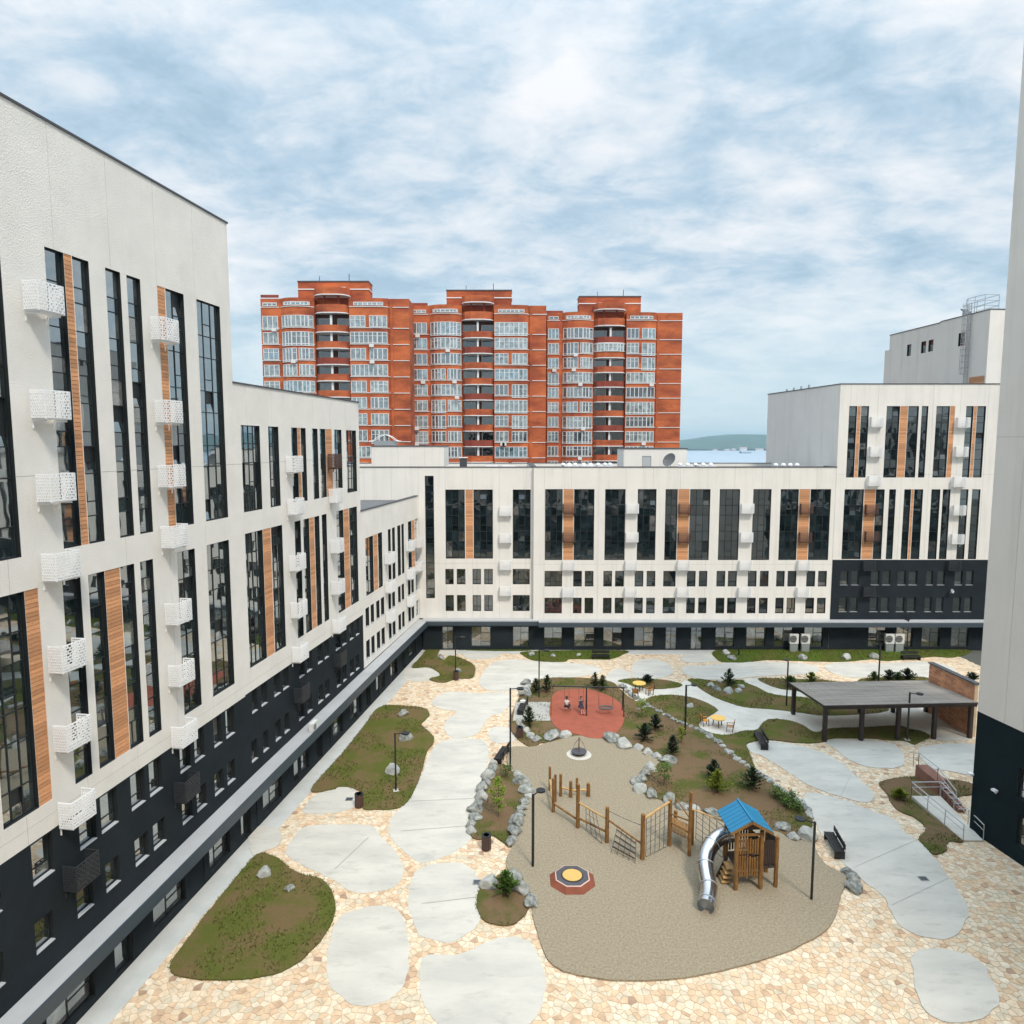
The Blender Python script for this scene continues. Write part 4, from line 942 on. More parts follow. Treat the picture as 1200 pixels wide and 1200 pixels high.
for a_,c_,lab in ((570,583,'first'),(588,604,'second'),(661,678,'third'),(680,697,'fourth'),(700,718,'fifth')):
    skylight(a_,c_,79.5,'low white unit behind the far roof edge, %s from the left'%lab,'low white units on the far roof')
for a_,c_ in ((793,813),(819,839)): skylight(a_,c_,79.3,'low white ventilation unit on the far roof right of the stair head, %s one'%('left' if a_<800 else 'right'),'low white units right of the stair head')
for i,px in enumerate((660,667,674,684,692,701,709,715)): turb(px,80.5+rnd.uniform(-.3,.5),'small cowl above the white far-roof units, %s from the left'%ORD[i],'small cowls on the far roof')
for i,px in enumerate((797,806,815,824,833)): turb(px,80.4,'small cowl on the far roof right of the stair head, %s from the left'%ORD[i],'cowls right of the stair head')
for i,px in enumerate((909,918,926,934)): turb(px,79.4,'small roof cowl by the tall right block, %s from the left'%ORD[i],'cowls at the foot of the right block')
# flat grey plant deck next to C
MB().box(X(898,545,80),36.2,0,3,0,.3).build('roof_deck','galv',None,loc=(0,78.6,rz_)); bpy.data.objects['roof_deck']; tag(bpy.data.objects['roof_deck'],'flat grey plant deck on the far roof against the taller right block','roof deck')
# items on raised corner tower
t_=thing('roof_railing','low curved grey railing on the raised corner stair head','railing',(X(450,518,79),79.2,23.4))
mb=MB(); n=14; pts=[(-1.7+3.4*i/n,0,0.12+1.1*math.sin(math.pi*min(max(i/n,0.12),.88))) for i in range(n+1)]
mb.tube(pts,.04,6); mb.tube([(p[0],1.4,p[2]) for p in pts],.04,6)
for p_ in pts[::2]: mb.bar((p_[0],0,p_[2]),(p_[0],1.4,p_[2]),.04)
mb.build('rail','white_metal',t_); MB().box(-1.2,1.3,.2,1.2,0,.55).build('duct','galv',t_)
for px in (905,0): pass
for px in (941.5,946,957,960,968): 
    Y_=YC+1.0+(968-px)*0.02
rr=thing('bird_spike_row','row of small cowls along the sloping roof edge of the taller right block','roof vent',(35.2,86,30.2))
for k in range(4): MB().cyl(0,-3+k*2.2,0,.35,.12,8).build('cowl','galv',rr)
#PART3
# ================================================================ RED BRICK TOWERS
def red_tower(label,Y,px0,px1,top_l,top_c,top_r,cx,bays,row0,step,nrow,seed,f):
    """px0..px1 section edges; bays: (kind,xa,xb) in pixels; rows by pixel height of the first window head"""
    rnd=random.Random(seed)
    b=thing('brick_tower',label,'building',(0,Y,0),0,'joined sections of the orange brick high-rise')
    XX=lambda px: X(px,420,Y)
    Zp=lambda py: ZT(py,Y)
    x0,x1=XX(px0),XX(px1); zl=Zp(top_l); zc=Zp(top_c); zr=Zp(top_r); c0,c1=XX(cx[0]),XX(cx[1])
    rows=[Zp(row0+step*i) for i in range(nrow)]; sh=rows[0]-rows[1]; wh=sh*0.70
    DEPT=16; zlow=-25
    # plan outline of the front, bay by bay
    plan=[]; info=[]
    for k,xa,xb in bays:
        a,c=XX(xa),XX(xb); w=c-a
        if k=='flat': pl=[(a,0),(c,0)]
        elif k=='bow': pl=[(a,0),(a+w*.16,-0.75),(a+w*.36,-1.15),(a+w*.64,-1.15),(a+w*.84,-0.75),(c,0)]
        elif k=='wing': pl=[(a,-0.55),(a+w*.72,-0.62),(c,-0.25)]
        elif k=='balc': pl=[(a,1.3),(c,1.3)]
        else: pl=[(a,0.15),(c,0.15)]
        plan+=pl; info.append((k,a,c,pl))
    pts=plan+[(x1,DEPT),(x0,DEPT)]
    def wallof(z0,z1,nm='wall',m='brick_orange'):
        mb=MB(); n=len(pts)
        for i in range(n):
            p,q=pts[i],pts[(i+1)%n]; mb.quad((*p,z0),(*q,z0),(*q,z1),(*p,z1))
        mb.add([(*p,z1) for p in pts],[tuple(range(n))]); return mb.build(nm,m,b)
    wallof(zlow,min(zl,zr))
    mb=MB(); mb.box(x0+.02,x0+(c0-x0)*0.5,0.3,.6,zl-.01,zl+.45); mb.build('parapet','brick_dark',b)
    mb=MB(); mb.box(c0,c1,1.6,5,zl-.5,zc); mb.build('roof_block','brick_orange',b)
    MB().box(c0-.12,c1+.12,1.48,5.1,zc-1.40,zc-1.22).build('ledge','pvc',b)
    MB().box(c0-.08,c1+.08,1.5,5.1,zc,zc+.2).build('parapet_coping','coping',b)
    for xx in (c0+(c1-c0)*.36,c0+(c1-c0)*.64):
        w=MB(); w.box(-.45,.45,-.05,.04,-.6,.6); w=w.build('window','pvc',b,loc=(xx,1.58,(zc+zl)/2)); MB().box(-.36,.36,-.08,-.051,-.5,.5).build('pane','glass_red',w)
    MB().box(c0+(c1-c0)*.3-.05,c0+(c1-c0)*.3+.05,2,2.1,zc,zc+1.1).build('antenna','coping',b)
    m_=MB()
    m_.box(c0+(c1-c0)*.72-.06,c0+(c1-c0)*.72+.06,2,2.12,zc,zc+1.5); m_.build('antenna','coping',b)
    # floor ledges
    for r,zt_ in enumerate([rows[0]+sh]+rows):
        z=zt_-wh-0.12 if r else rows[0]+sh*0.55
        mb=MB()
        for k,a,c,pl in info:
            if k=='balc': continue
            if k=='blank' and (r%1): continue
            for p,q in zip(pl,pl[1:]):
                mb.add([(p[0],p[1]+.02,z-.07),(q[0],q[1]+.02,z-.07),(q[0],q[1]-.12,z-.07),(p[0],p[1]-.12,z-.07),(p[0],p[1]+.02,z+.04),(q[0],q[1]+.02,z+.04),(q[0],q[1]-.12,z+.04),(p[0],p[1]-.12,z+.04)],[(3,2,1,0),(4,5,6,7),(3,2,6,7),(0,3,7,4),(1,2,6,5)])
        mb.build('ledge','pvc',b)
    # windows
    def strip(pl,z0,z1,gm='glass_red'):
        """glazing that follows the plan polyline"""
        fr=MB(); gl=MB(); th=.09
        for p,q in zip(pl,pl[1:]):
            P_=Vector((p[0],p[1],0)); Q=Vector((q[0],q[1],0)); d=Q-P_; L=d.length
            if L<.2: continue
            d.normalize(); n_=Vector((d.y,-d.x,0))
            def qb(mb,a,c,za,zb,o0,o1):
                A=P_+d*a; B=P_+d*c
                vs=[]
                for z in (za,zb):
                    for pt,o in ((A,o0),(B,o0),(B,o1),(A,o1)): w=pt+n_*o; vs.append((w.x,w.y,z))
                mb.add(vs,[(0,1,2,3),(7,6,5,4),(3,2,6,7),(1,0,4,5),(2,1,5,6),(0,3,7,4)])
            qb(fr,0,L,z0,z0+th,.0,.14); qb(fr,0,L,z1-th,z1,.0,.14); 
            nm=max(1,round(L/.85))
            for i in range(nm+1):
                c=L*i/nm; wd=.06 if (0<i<nm) else .09; qb(fr,max(0,c-wd),min(L,c+wd),z0+th,z1-th,0,.13)
            if wh>1.6: qb(fr,0,L,z0+(z1-z0)*.66-.03,z0+(z1-z0)*.66+.03,0,.11) if rnd.random()<.4 else None
            qb(gl,0.01,L-.01,z0+.02,z1-.02,.02,.07)
        o=fr.build('window','pvc',b); gl.build('pane',gm,o); return o
    def lerp(pl,t0,t1):
        """sub polyline between x fractions"""
        a,c=pl[0][0],pl[-1][0]; xa,xb=a+(c-a)*t0,a+(c-a)*t1; out=[]
        def yat(x):
            for p,q in zip(pl,pl[1:]):
                if p[0]-1e-6<=x<=q[0]+1e-6: return p[1]+(q[1]-p[1])*(x-p[0])/max(q[0]-p[0],1e-6)
            return pl[-1][1]
        out.append((xa,yat(xa))); out+=[p for p in pl if xa<p[0]<xb]; out.append((xb,yat(xb))); return out
    for r,zt_ in enumerate(rows):
        z1=zt_; z0=zt_-wh
        for k,a,c,pl in info:
            tall=rnd.random()<.30; zz0=z0-(sh*.17 if tall else 0)
            if k=='flat': strip(lerp(pl,.08,.92),zz0,z1)
            elif k=='bow':
                if rnd.random()<.5: strip(lerp(pl,.04,.96),zz0,z1)
                else: strip(lerp(pl,.04,.50),zz0,z1); strip(lerp(pl,.56,.96),z0,z1)
            elif k=='wing':
                if rnd.random()<.5: strip(lerp(pl,.02,.97),zz0,z1)
                else: strip(lerp(pl,.02,.42),z0,z1); strip(lerp(pl,.52,.97),zz0,z1)
            elif k=='balc':
                w=c-a
                bowp=[(a,.25),(a+w*.1,-.75),(a+w*.3,-1.3),(a+w*.7,-1.3),(a+w*.9,-.75),(c,.25)]
                o=MB()
                inn=[(a+w/2+(p[0]-a-w/2)*.93,p[1]+.16) for p in bowp]; n=len(bowp); zb_=z0-.1
                lo=z0-sh*.30; hi=z0+sh*.10
                for i in range(n-1):
                    p,q,p2,q2=bowp[i],bowp[i+1],inn[i],inn[i+1]
                    o.add([(*p,lo),(*q,lo),(*q,hi),(*p,hi),(*p2,lo),(*q2,lo),(*q2,hi),(*p2,hi)],[(0,1,2,3),(5,4,7,6),(3,2,6,7),(0,4,5,1)])
                bal=o.build('balcony','brick_orange' if (r+seed)%3 else 'brick_dark',b)
                s_=MB(); big=[(a+w/2+(p[0]-a-w/2)*1.02,p[1]-.06) for p in bowp]; s_.prism(big+[(c,1.3),(a,1.3)],lo-.16,lo); s_.add([(*p,lo-.16) for p in big+[(c,1.3),(a,1.3)]],[tuple(range(n+2))[::-1]]); s_.build('slab','pvc',bal)
                MB().box(a+w*.47,a+w*.53,-.9,-.65,hi,hi+sh*.62).build('column','pvc',bal)
                q_=MB(); q_.box(a+.1,a+w*.42,1.2,1.28,z0-sh*.1,z1-.2); q_=q_.build('window','pvc',bal); MB().box(a+.2,a+w*.42-.1,1.15,1.199,z0,z1-.3).build('pane','glass_far',bal)
                q2_=MB(); q2_.box(a+w*.6,c-.1,1.2,1.28,z0-sh*.1,z1-.2); q2_.build('window','pvc',bal)
                MB().box(a+w*.62,c-.2,1.15,1.199,z0,z1-.3).build('pane','glass_far',bal)
                if rnd.random()<.14:
                    strip([(p[0],p[1]-.02) for p in bowp[0:]],hi,hi+sh*.52)
        # small air conditioner boxes
    for _ in range(9):
        k,a,c,pl=info[rnd.choice([0,1,1,3])]; r=rnd.randrange(nrow-2); xx=rnd.uniform(a+.5,c-1)
        y_=min(p[1] for p in pl)-.2
        MB().box(xx,xx+.8,y_-.35,y_,rows[r]-wh-.75,rows[r]-wh-.2).build('air_conditioner','ac_white',b)
    # attic slots
    for k,a,c,pl in info[:2]+info[3:4]:
        m_=strip(lerp(pl,.12,.88),rows[0]+sh*.62,rows[0]+sh*.62+.6,'glass_red')
    # balcony side walls and recess colour
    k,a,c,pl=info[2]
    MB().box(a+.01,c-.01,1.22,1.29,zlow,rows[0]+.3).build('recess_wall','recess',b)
    w=c-a; bowp=[(a,.25),(a+w*.1,-.75),(a+w*.3,-1.3),(a+w*.7,-1.3),(a+w*.9,-.75),(c,.25),(c,1.3),(a,1.3)]
    MB().prism(bowp,rows[0]+sh*.18,rows[0]+sh*.66).build('balcony_crown','brick_orange',b)
    MB().prism([(p[0],p[1]-.08 if p[1]<1 else p[1]) for p in bowp],rows[0]+sh*.12,rows[0]+sh*.179).build('slab','pvc',b)
    MB().prism([(p[0],p[1]-.08 if p[1]<1 else p[1]) for p in bowp],rows[0]+sh*1.22,rows[0]+sh*1.28).build('slab','pvc',b)
    MB().prism(bowp,rows[0]+sh*1.28,rows[0]+sh*1.70).build('balcony_crown','brick_orange',b)
    for q_ in (.3,.7): MB().box(a+w*q_-.15,a+w*q_+.15,-.3,0,rows[0]+sh*.66,rows[0]+sh*1.22).build('column','brick_dark',b)
    # right blank wall relief panels
    k,a,c,pl=info[4]
    MB().box(a+.25,a+.75,-.02,.149,zlow,zr-.6).build('pilaster','brick_orange',b)
    return b
red_tower('left section of the orange brick high-rise, nearest and largest of the three',128,307,480,348,328,350,(348.5,431.5),
   [('flat',307.5,329),('bow',331,370),('balc',370,411),('wing',411,456),('blank',456,480)],370.5,19.05,13,1,None)
red_tower('middle section of the orange brick high-rise, between its left and right sections',134,480,640,357.5,338.6,358,(523,599.5),
   [('flat',481,502.5),('bow',504,541.5),('balc',541.5,579),('wing',579,619),('blank',619,640)],378.3,18.15,12,2,None)
red_tower('right section of the orange brick high-rise with a wide blank end wall beside the sea',141,640,799,366.5,346,366,(679,751.6),
   [('flat',641,656),('bow',658.5,695.5),('balc',696,733),('wing',733,768),('blank',768,799)],385.2,17.2,12,6,None)
# ================================================================ COURTYARD THINGS
g_lamp='black lamp posts of the courtyard'
def lamp_proto(h,arm,ang,label,xy):
    t_=thing('street_lamp',label,'street lamp',(xy[0],xy[1],0.04),ang,g_lamp)
    MB().box(-.055,.055,-.055,.055,0.03,h).build('pole','black_metal',t_)
    MB().box(-.2,.2,-.2,.2,0,.06).build('base_plate','concrete_light',t_)
    MB().bar((0,0,h-.06),(arm,0,h-.06),.06,.05).build('arm','black_metal',t_)
    m_=MB(); m_.cyl(arm+.22,0,h-.12,h-.03,.26,14); m_.build('lamp_head','black_metal',t_); return t_
def base_or_top(base,top,h): 
    return G(*base) if base else G(top[0],top[1],h)
LP=[((598,904),(598,807),0.15,'black lamp post between the two benches left of the sand play area, tall',None),
((631.6,818),None,0.0,'black lamp post by the small pines behind the grey gravel pad',4.6),
((534,794),None,0.2,'black lamp post in the far left lawn beside a bin and boulder',4.2),
((464,927.5),None,0.25,'black lamp post on the large left lawn between boulders',4.1),
(None,(624.7,931.5),0.9,'nearest black lamp post, on the left side of the sand play area',4.3),
(None,(955,964),2.5,'near black lamp post on the right side of the sand beside the play tower',4.3),
((802.7,862.7),None,0.3,'black lamp post on the rock edging left of the yellow table',4.25),
((921.5,828),None,1.4,'black lamp post at the far left corner of the pergola',4.15),
((1029.4,800),None,-2.8,'black lamp post behind the pergola',4.0),
((1062.4,765),None,1.2,'black lamp post on the far green strip near the bench by the wall',3.7),
((1063,868),None,-0.2,'black lamp post in front of the pergola between two posts',3.95)]
for base,top,ang,lab,h in LP:
    if h is None:
        g_=G(*base); h=atY(base[0],top[1],g_[1])[2]
    p=base_or_top(base,top,h); lamp_proto(h,.5,ang,lab,p)
p=G(865.6,769); t_=thing('bollard','short black bollard on the far green strip among boulders','bollard',(p[0],p[1],.05)); MB().box(-.06,.06,-.06,.06,0,1.0).build('post','black_metal',t_); MB().box(-.08,.08,-.08,.08,1.0,1.08).build('cap','black_metal',t_)
# benches : seat plinth and low back rest
def bench(xy,rz,label,L=2.3):
    t_=thing('bench',label,'bench',(xy[0],xy[1],.05),rz,'black courtyard benches')
    for k in range(4): MB().box(-L/2,L/2,-.30+k*.15,-.17+k*.15,.40,.46).build('slat','bench_black',t_)
    for sx_ in (-1,1):
        MB().box(sx_*(L/2-.05)-.05,sx_*(L/2-.05)+.05,-.28,.28,0,.40).build('leg','bench_black',t_)
        MB().box(sx_*L*.3-.03,sx_*L*.3+.03,.30,.35,.2,.85).build('back_support','steel' if False else 'bench_black',t_)
    MB().box(-L/2+.1,L/2-.1,-.26,.26,.30,.395).build('seat_frame','bench_black',t_)
    for k in range(2): MB().box(-L/2,L/2,.25,.295,.58+k*.16,.72+k*.16).build('back_slat','bench_black',t_)
    return t_
def seg(a,c): 
    A,B=G(*a),G(*c); return ((A[0]+B[0])/2,(A[1]+B[1])/2),math.atan2(B[1]-A[1],B[0]-A[0]),math.hypot(B[0]-A[0],B[1]-A[1])
for a,c,flip,lab in (((583,897),(593,882),0,'black bench beside the left lamp post above the rock edging'),
  ((609,841),(616,825),0,'black bench at the gravel pad with a white bag on it'),
  ((896,880),(887,864),0,'black bench on the right grass edge facing the large concrete slab'),
  ((984,1008),(971,984),0,'black bench right of the play tower, nearest on the right'),
  ((695,772.5),(713,772.5),0,'dark bench on the far green strip left of the middle'),
  ((1057,773.5),(1077,773.5),0,'dark bench on the far green strip at the right')):
    m_,r_,L_=seg(a,c)
    if lab.startswith('black bench beside'): r_+=math.pi; 
    if 'gravel pad' in lab: r_+=math.pi
    if 'right grass edge' in lab: r_+=math.pi
    if 'right of the play' in lab: r_+=math.pi
    bench(m_,r_,lab,L=min(max(L_,1.9),2.6))
p=G(613,829); t_=thing('bag','small white bag lying on the bench at the gravel pad','bag',(p[0],p[1]-.2,.55)); mb=MB(); mb.prism([(-.25,-.16),(.22,-.18),(.27,.12),(-.05,.18),(-.26,.1)],0,.18); mb.build('sack','cloth_white',t_); MB().tube([(-.1,0,.18),(-.05,0,.3),(.08,0,.3),(.12,0,.18)],.02,6).build('strap','cloth_white',t_)
# bins
for px,py,lab in ((421,946,'dark brown round litter bin at the edge of the large left lawn'),(570,996,'dark brown litter bin on the flagstones at the foot of the left tree bed'),(609,865,'dark litter bin on the flagstones near the left benches'),(534.5,797,'dark litter bin at the foot of the far left lawn lamp')):
    p=G(px,py); t_=thing('litter_bin',lab,'litter bin',(p[0],p[1],.04),0,'round litter bins')
    mb=MB()
    for k in range(14):
        a_=2*math.pi*k/14; mb.box(-.045,.045,-.012,.012,0.05,.86); 
        M_=Matrix.Translation((math.cos(a_)*.27,math.sin(a_)*.27,0))@Matrix.Rotation(a_+math.pi/2,4,'Z'); mb.v[-8:]=[tuple(M_@Vector(q)) for q in mb.v[-8:]]
    o=mb.build('slat','brown_metal',t_); o['kind']='stuff'
    MB().cyl(0,0,0,.82,.24,14).build('liner','black_metal',t_)
    MB().tube([(0,0,.86),(0,0,.9),(0,0,.9),(0,0,.86)],[.29,.29,.17,.17],14).build('rim','black_metal',t_)
# ---------------------------------------------------------------- rocks
def rock_mesh(seed,m):
    bm=bmesh.new(); bmesh.ops.create_icosphere(bm,subdivisions=2,radius=0.5)
    rnd=random.Random(seed); pl=[(Vector((rnd.uniform(-1,1),rnd.uniform(-1,1),rnd.uniform(-.5,1))).normalized(),rnd.uniform(.26,.42)) for _ in range(9)]
    for v_ in bm.verts:
        for n_,d_ in pl:
            k=v_.co.dot(n_)-d_
            if k>0: v_.co-=n_*k
        v_.co*=1+.14*noise.noise(v_.co*4+Vector((seed,0,0)))
    me=bpy.data.meshes.new('rock'); bm.to_mesh(me); bm.free(); me.materials.append(MATS[m]); return me
ROCKS=[rock_mesh(i,'rock' if i%3 else 'rock_pale') for i in range(9)]
rr_=random.Random(9)
def rock(x,y,w,h,label,group=None,z=0.08,d=None,cat='boulder',seed=None):
    o=link('boulder',ROCKS[rr_.randrange(9) if seed is None else seed],None,(x,y,z+h*.22),rr_.uniform(0,6.28),(w*1.12,(d or w*.85)*1.12,h*1.25))
    tag(o,label,cat,group); return o
def rpx(x0,x1,y0,y1,label,h=None):
    g_=G((x0+x1)/2,y1-(y1-y0)*.12); w=(x1-x0)/F*(g_[1]*cP+H*sP)
    hh=h or w*.62; rock(g_[0],g_[1]+w*.15,w,hh,label)
for q in ((465,480,829,841,'grey boulder at the far end of the large left lawn'),(467,485,856,870,'pale jagged boulder on the large left lawn behind the lamp post'),
 (449,470,894,909,'grey-white boulder on the left lawn just left of the lamp post foot'),(511,521,762,774,'pale upright boulder in the far left lawn by the door path'),
 (532,542,780,790,'boulder at the edge of the far left lawn beside the bin'),(300,319,1007,1031,'tall grey boulder on the nearest bottom-left lawn'),
 (619,628,762,770,'pale boulder at the left end of the far green strip'),(644,651,765,771,'small white boulder on the far green strip, second from its left end'),
 (675,681,762,770,'small boulder on the far green strip left of the dark bench'),(846,857,764,768,'flat boulder against the far wall by the bollard'),
 (852,863,768,775,'pale boulder in front of the bollard on the far green strip'),(934,947,767,774,'flat pale boulder in the middle of the right green strip'),
 (985.6,1000,765,774,'pale boulder on the right green strip, left of a similar one'),(1017,1030,765,773,'pale boulder on the right green strip beside the lamp post'),
 (804,814,821,831,'grey boulder on the lawn behind the lamp by the yellow table'),
 (828,839,800,806,'left flat boulder of the rock group round the small pine'),(835,846,803,811,'dark boulder front left in the rock group round the small pine'),
 (846,860,804,814,'largest boulder in front of the small pine'),(861,871,805,813,'pale boulder right in front of the small pine'),(865,874,799,808,'boulder right of the small pine, behind the pale one'),
 (841,847,797,801,'small boulder behind the small pine'),(332,345,1038,1047,'small flat stone half sunk in the nearest bottom-left lawn')): rpx(*q[:4],q[4])
def px_end(p): return (p[-1][0]-p[0][0],p[-1][1]-p[0][1])
def chain(pts,size,label,group,jit=.12,fat=0,dens=1.0,hs=.6):
    P=[G(*p) for p in pts]; L=[0]
    for a,c in zip(P,P[1:]): L.append(L[-1]+math.hypot(c[0]-a[0],c[1]-a[1]))
    s_=0; made=[]
    while s_<L[-1]:
        w=size*rr_.uniform(.7,1.3); m_=s_+w/2
        for i in range(len(P)-1):
            if L[i]<=m_<=L[i+1]:
                k=(m_-L[i])/(L[i+1]-L[i]); x=P[i][0]+(P[i+1][0]-P[i][0])*k; y=P[i][1]+(P[i+1][1]-P[i][1])*k
                made.append(rock(x+rr_.uniform(-jit,jit),y+rr_.uniform(-jit,jit),w,w*hs*rr_.uniform(.8,1.2),label,group)); break
        s_+=w*.93/dens
    if len(made)<=12:
        end='left end' if abs(px_end(pts)[0])>abs(px_end(pts)[1]) else 'far end'
        for i,o in enumerate(made): o['label']=label+', '+ORD[i]+' from its '+end
chain([(578,894),(574,905),(569,922),(563,938),(558,952),(553,966),(550,980)],.95,'grey-white boulder in the left edge of the tree bed','boulders along the left edge of the tree bed')
chain([(604,907),(612,918),(619,932),(623,936)],1.0,'boulder in the upper right edge of the tree bed','boulders on the upper right edge of the tree bed')
chain([(617,938),(613,950),(606,960),(605,970),(600,980),(598,992),(588,992)],.95,'boulder in the lower right edge of the tree bed','boulders on the lower right edge of the tree bed')
chain([(595,1025),(604,1036),(612,1046),(622,1060)],1.0,'boulder at the sand edge by the nearest conifer','boulders by the nearest small conifer')
chain([(561,1043),(572,1040),(584,1045)],.9,'boulder left of the nearest small conifer','boulders left of the nearest small conifer')
chain([(567,983),(576,988),(583,992)],.6,'small stone beside the tree bed litter bin','stones beside the foot bin')
chain([(627,871),(635,866),(646,866),(656,866),(664,864),(671,862)],1.25,'rounded boulder in the row left of the merry-go-round','boulder row left of the merry-go-round')
chain([(708,866),(718,870),(728,874),(738,877),(750,880),(758,884),(768,886),(776,890),(784,897)],1.15,'boulder in the row right of the merry-go-round','boulder row right of the merry-go-round')
chain([(766,900),(757,910),(748,918),(745,926),(753,932),(765,934),(778,938),(790,944),(800,947),(812,950),(826,953),(840,957)],1.15,'pale boulder edging the sand below the planting bed','boulders edging the sand below the planting bed')
chain([(908,970),(917,972),(928,982),(940,983),(950,980)],1.2,'flat boulder edging the bed right of the play tower','boulders right of the play tower')
chain([(990,1030),(997,1026),(1005,1034),(998,1043),(988,1049)],1.1,'dark boulder at the lower right of the sand','boulders at the lower right of the sand')
chain([(613,801),(618,806),(612,812),(618,817)],1.1,'boulder near the gravel pad bench','boulders by the top bench')
chain([(605,846),(613,855),(624,868)],.7,'small stone edging the grass by the left bin','small stones by the left bin')
chain([(727,803),(735,811),(744,818),(752,823),(760,829),(768,833),(777,838),(786,842),(795,847.5),(804,850),(813,854),(821,858),(828,862),(836,867),(843,872.5),(850,879),(857,885.5),(866,892),(876,898.5),(886,906),(896,913),(904,918),(912,924),(922,931),(931,937),(940,944),(948,952),(950,962)],.62,'pale stone in the long stone line between the planting bed and the lawn','stones of the long stone line',jit=.08,hs=.45)
chain([(745,832),(760,829)],.5,'small stone beside the long stone line','stones of the long stone line')
# ---------------------------------------------------------------- plants
def tri_leaf(mb,p,d,L,w,up=Vector((0,0,1))):
    s_=d.cross(up); 
    if s_.length<.05: s_=Vector((1,0,0))
    s_.normalize(); s_*=w/2; e_=p+d*L; mb.add([p-s_,p+s_,e_+s_*.3,e_-s_*.3],[(0,1,2,3)])
def conifer(seed,h,r,m,dens=1.0):
    rnd=random.Random(seed); mb=MB(); V=Vector
    n=int(46*dens*max(1,h/1.5))
    for k in range(n):
        t_=(k+.5)/n; z=h*(.06+.92*t_); rr=r*(1-t_)**.85*rnd.uniform(.65,1.18)+.04; a_=k*2.39996+rnd.uniform(-.3,.3)
        rr*=.8; d=V((math.cos(a_),math.sin(a_),rnd.uniform(.1,.7)))
        steps=max(2,int(rr/.09))
        for i in range(steps):
            q=V((0,0,z))+d*rr*(i+.6)/steps
            for _ in range(5):
                dd=(d+V((rnd.uniform(-.9,.9),rnd.uniform(-.9,.9),rnd.uniform(-.2,.7)))).normalized(); tri_leaf(mb,q,dd,rnd.uniform(.12,.24),.085)
    for _ in range(8): tri_leaf(mb,V((0,0,h*.93)),V((rnd.uniform(-.4,.4),rnd.uniform(-.4,.4),1)).normalized(),.2,.04)
    return mb.mesh('crown',m)
def conetree(px,py,top,m,label,r=None,seed=0,base=0.1,grp=None):
    p=G(px,py); h=max(atY(px,top,p[1])[2],.5); r=r or h*.38
    t_=thing('pine_tree' if 'pine' in m else 'conifer',label,'tree',(p[0],p[1],base),rr_.uniform(0,6))
    MB().tube([(0,0,0),(0,0,h*.9)],[.05,.012],6).build('trunk','bark',t_)
    link('crown',conifer(seed,h,r,m),t_); return t_
for i,(px,py,top,m,lab,r) in enumerate([
 (641,812,793,'pine','small pine left of the swings, right of a lower one',.75),(628,813,797,'pine','lower small pine beside the lamp left of the swings',.7),
 (620,851,830,'pine','small pine on the grass between gravel pad and boulder row',.75),(697,807,790,'pine','small pine behind the swing beam, left one of two',.65),
 (706,810,793,'pine','small pine behind the swing beam, right one of two',.7),(768,857,839,'pine_dark','dark pine in the planting bed, upper right of a dark pair',.8),
 (755,869,850,'pine_dark','dark pine in the planting bed, lower left of a dark pair',.95),(788,886,864,'pine_dark','dark narrow pine in the bed beside a lime shrub',.65),
 (836,914,893,'pine_dark','dark pine behind the yellow-green conifer in the bed',.75),(840,930,905,'yellowgreen','yellow-green conifer in the middle of the planting bed',.95),
 (881,927,901,'pine','loose dark green pine at the right side of the planting bed',1.1),(854,806,786,'pine','small pine standing in the rock group on the lawn',.95),
 (1042,799,787,'pine_dark','dark pine bush behind the pergola, left one',1.0),(1063,799,785,'pine_dark','dark pine bush behind the pergola, right and larger one',1.2),
 (1024,799,789,'green','small green bush behind the pergola next to the lamp post',.7),(1052,799,790,'green','tiny green bush between the two dark pines behind the pergola',.6),
 (593,1050,1024,'green','nearest small conifer, at the bottom left of the sand',.85),(951,801,790,'yellowgreen','small light green bush on the concrete left behind the pergola',.85),
 (926,806,794,'green','round green bush beside the lamp left of the pergola',1.0),(759,801,793,'pine_dark','low dark shrub beside the far yellow table',.8),
 (1139,800,790,'pine_dark','dark bush behind the brick wall at the right tower',1.0),(1054,938,928,'yellowgreen','small yellow-green shrub in the bed by the ramp',.7)]):
    conetree(px,py,top,m,lab,r,seed=20+i)
def broadleaf(px,py,top,w,m,label,n=260,seed=1,stem=.3,name='sapling'):
    p=G(px,py); h=max(atY(px,top,p[1])[2],.5); rnd=random.Random(seed); V=Vector
    t_=thing(name,label,'tree' if name=='sapling' else 'shrub',(p[0],p[1],.1)); tr=MB(); tr.tube([(0,0,0),(.02,0,h*.5),(0,.02,h*.92)],[.035,.025,.008],6); cr_=MB()
    nb=9
    for k in range(nb):
        z=h*(stem+(.92-stem)*k/nb); a_=k*2.4; L=w*.5*math.sin(math.pi*min(1,(k+1.5)/(nb+1)))**.6*rnd.uniform(.6,1.1)
        e_=V((math.cos(a_)*L,math.sin(a_)*L,z+L*.6)); tr.tube([(0,0,z),tuple(e_)],[.015,.005],4)
        for _ in range(n//nb):
            k2=rnd.uniform(.2,1.1); q=V((0,0,z)).lerp(e_,k2)+V((rnd.gauss(0,.10*w),rnd.gauss(0,.10*w),rnd.gauss(0,.09)))
            d=V((rnd.uniform(-1,1),rnd.uniform(-1,1),rnd.uniform(-.4,.8))).normalized(); tri_leaf(cr_,q,d,rnd.uniform(.08,.15),.08,up=V((rnd.uniform(-1,1),rnd.uniform(-1,1),1)))
    tr.build('trunk','bark',t_); cr_.build('crown',m,t_); return t_
broadleaf(584,959,909,1.15,'lime','slender lime-green sapling in the left tree bed',560,1,.22)
broadleaf(752,842,820,1.2,'lime','young lime-green sapling in the bed right of the red surface',300,2,.35)
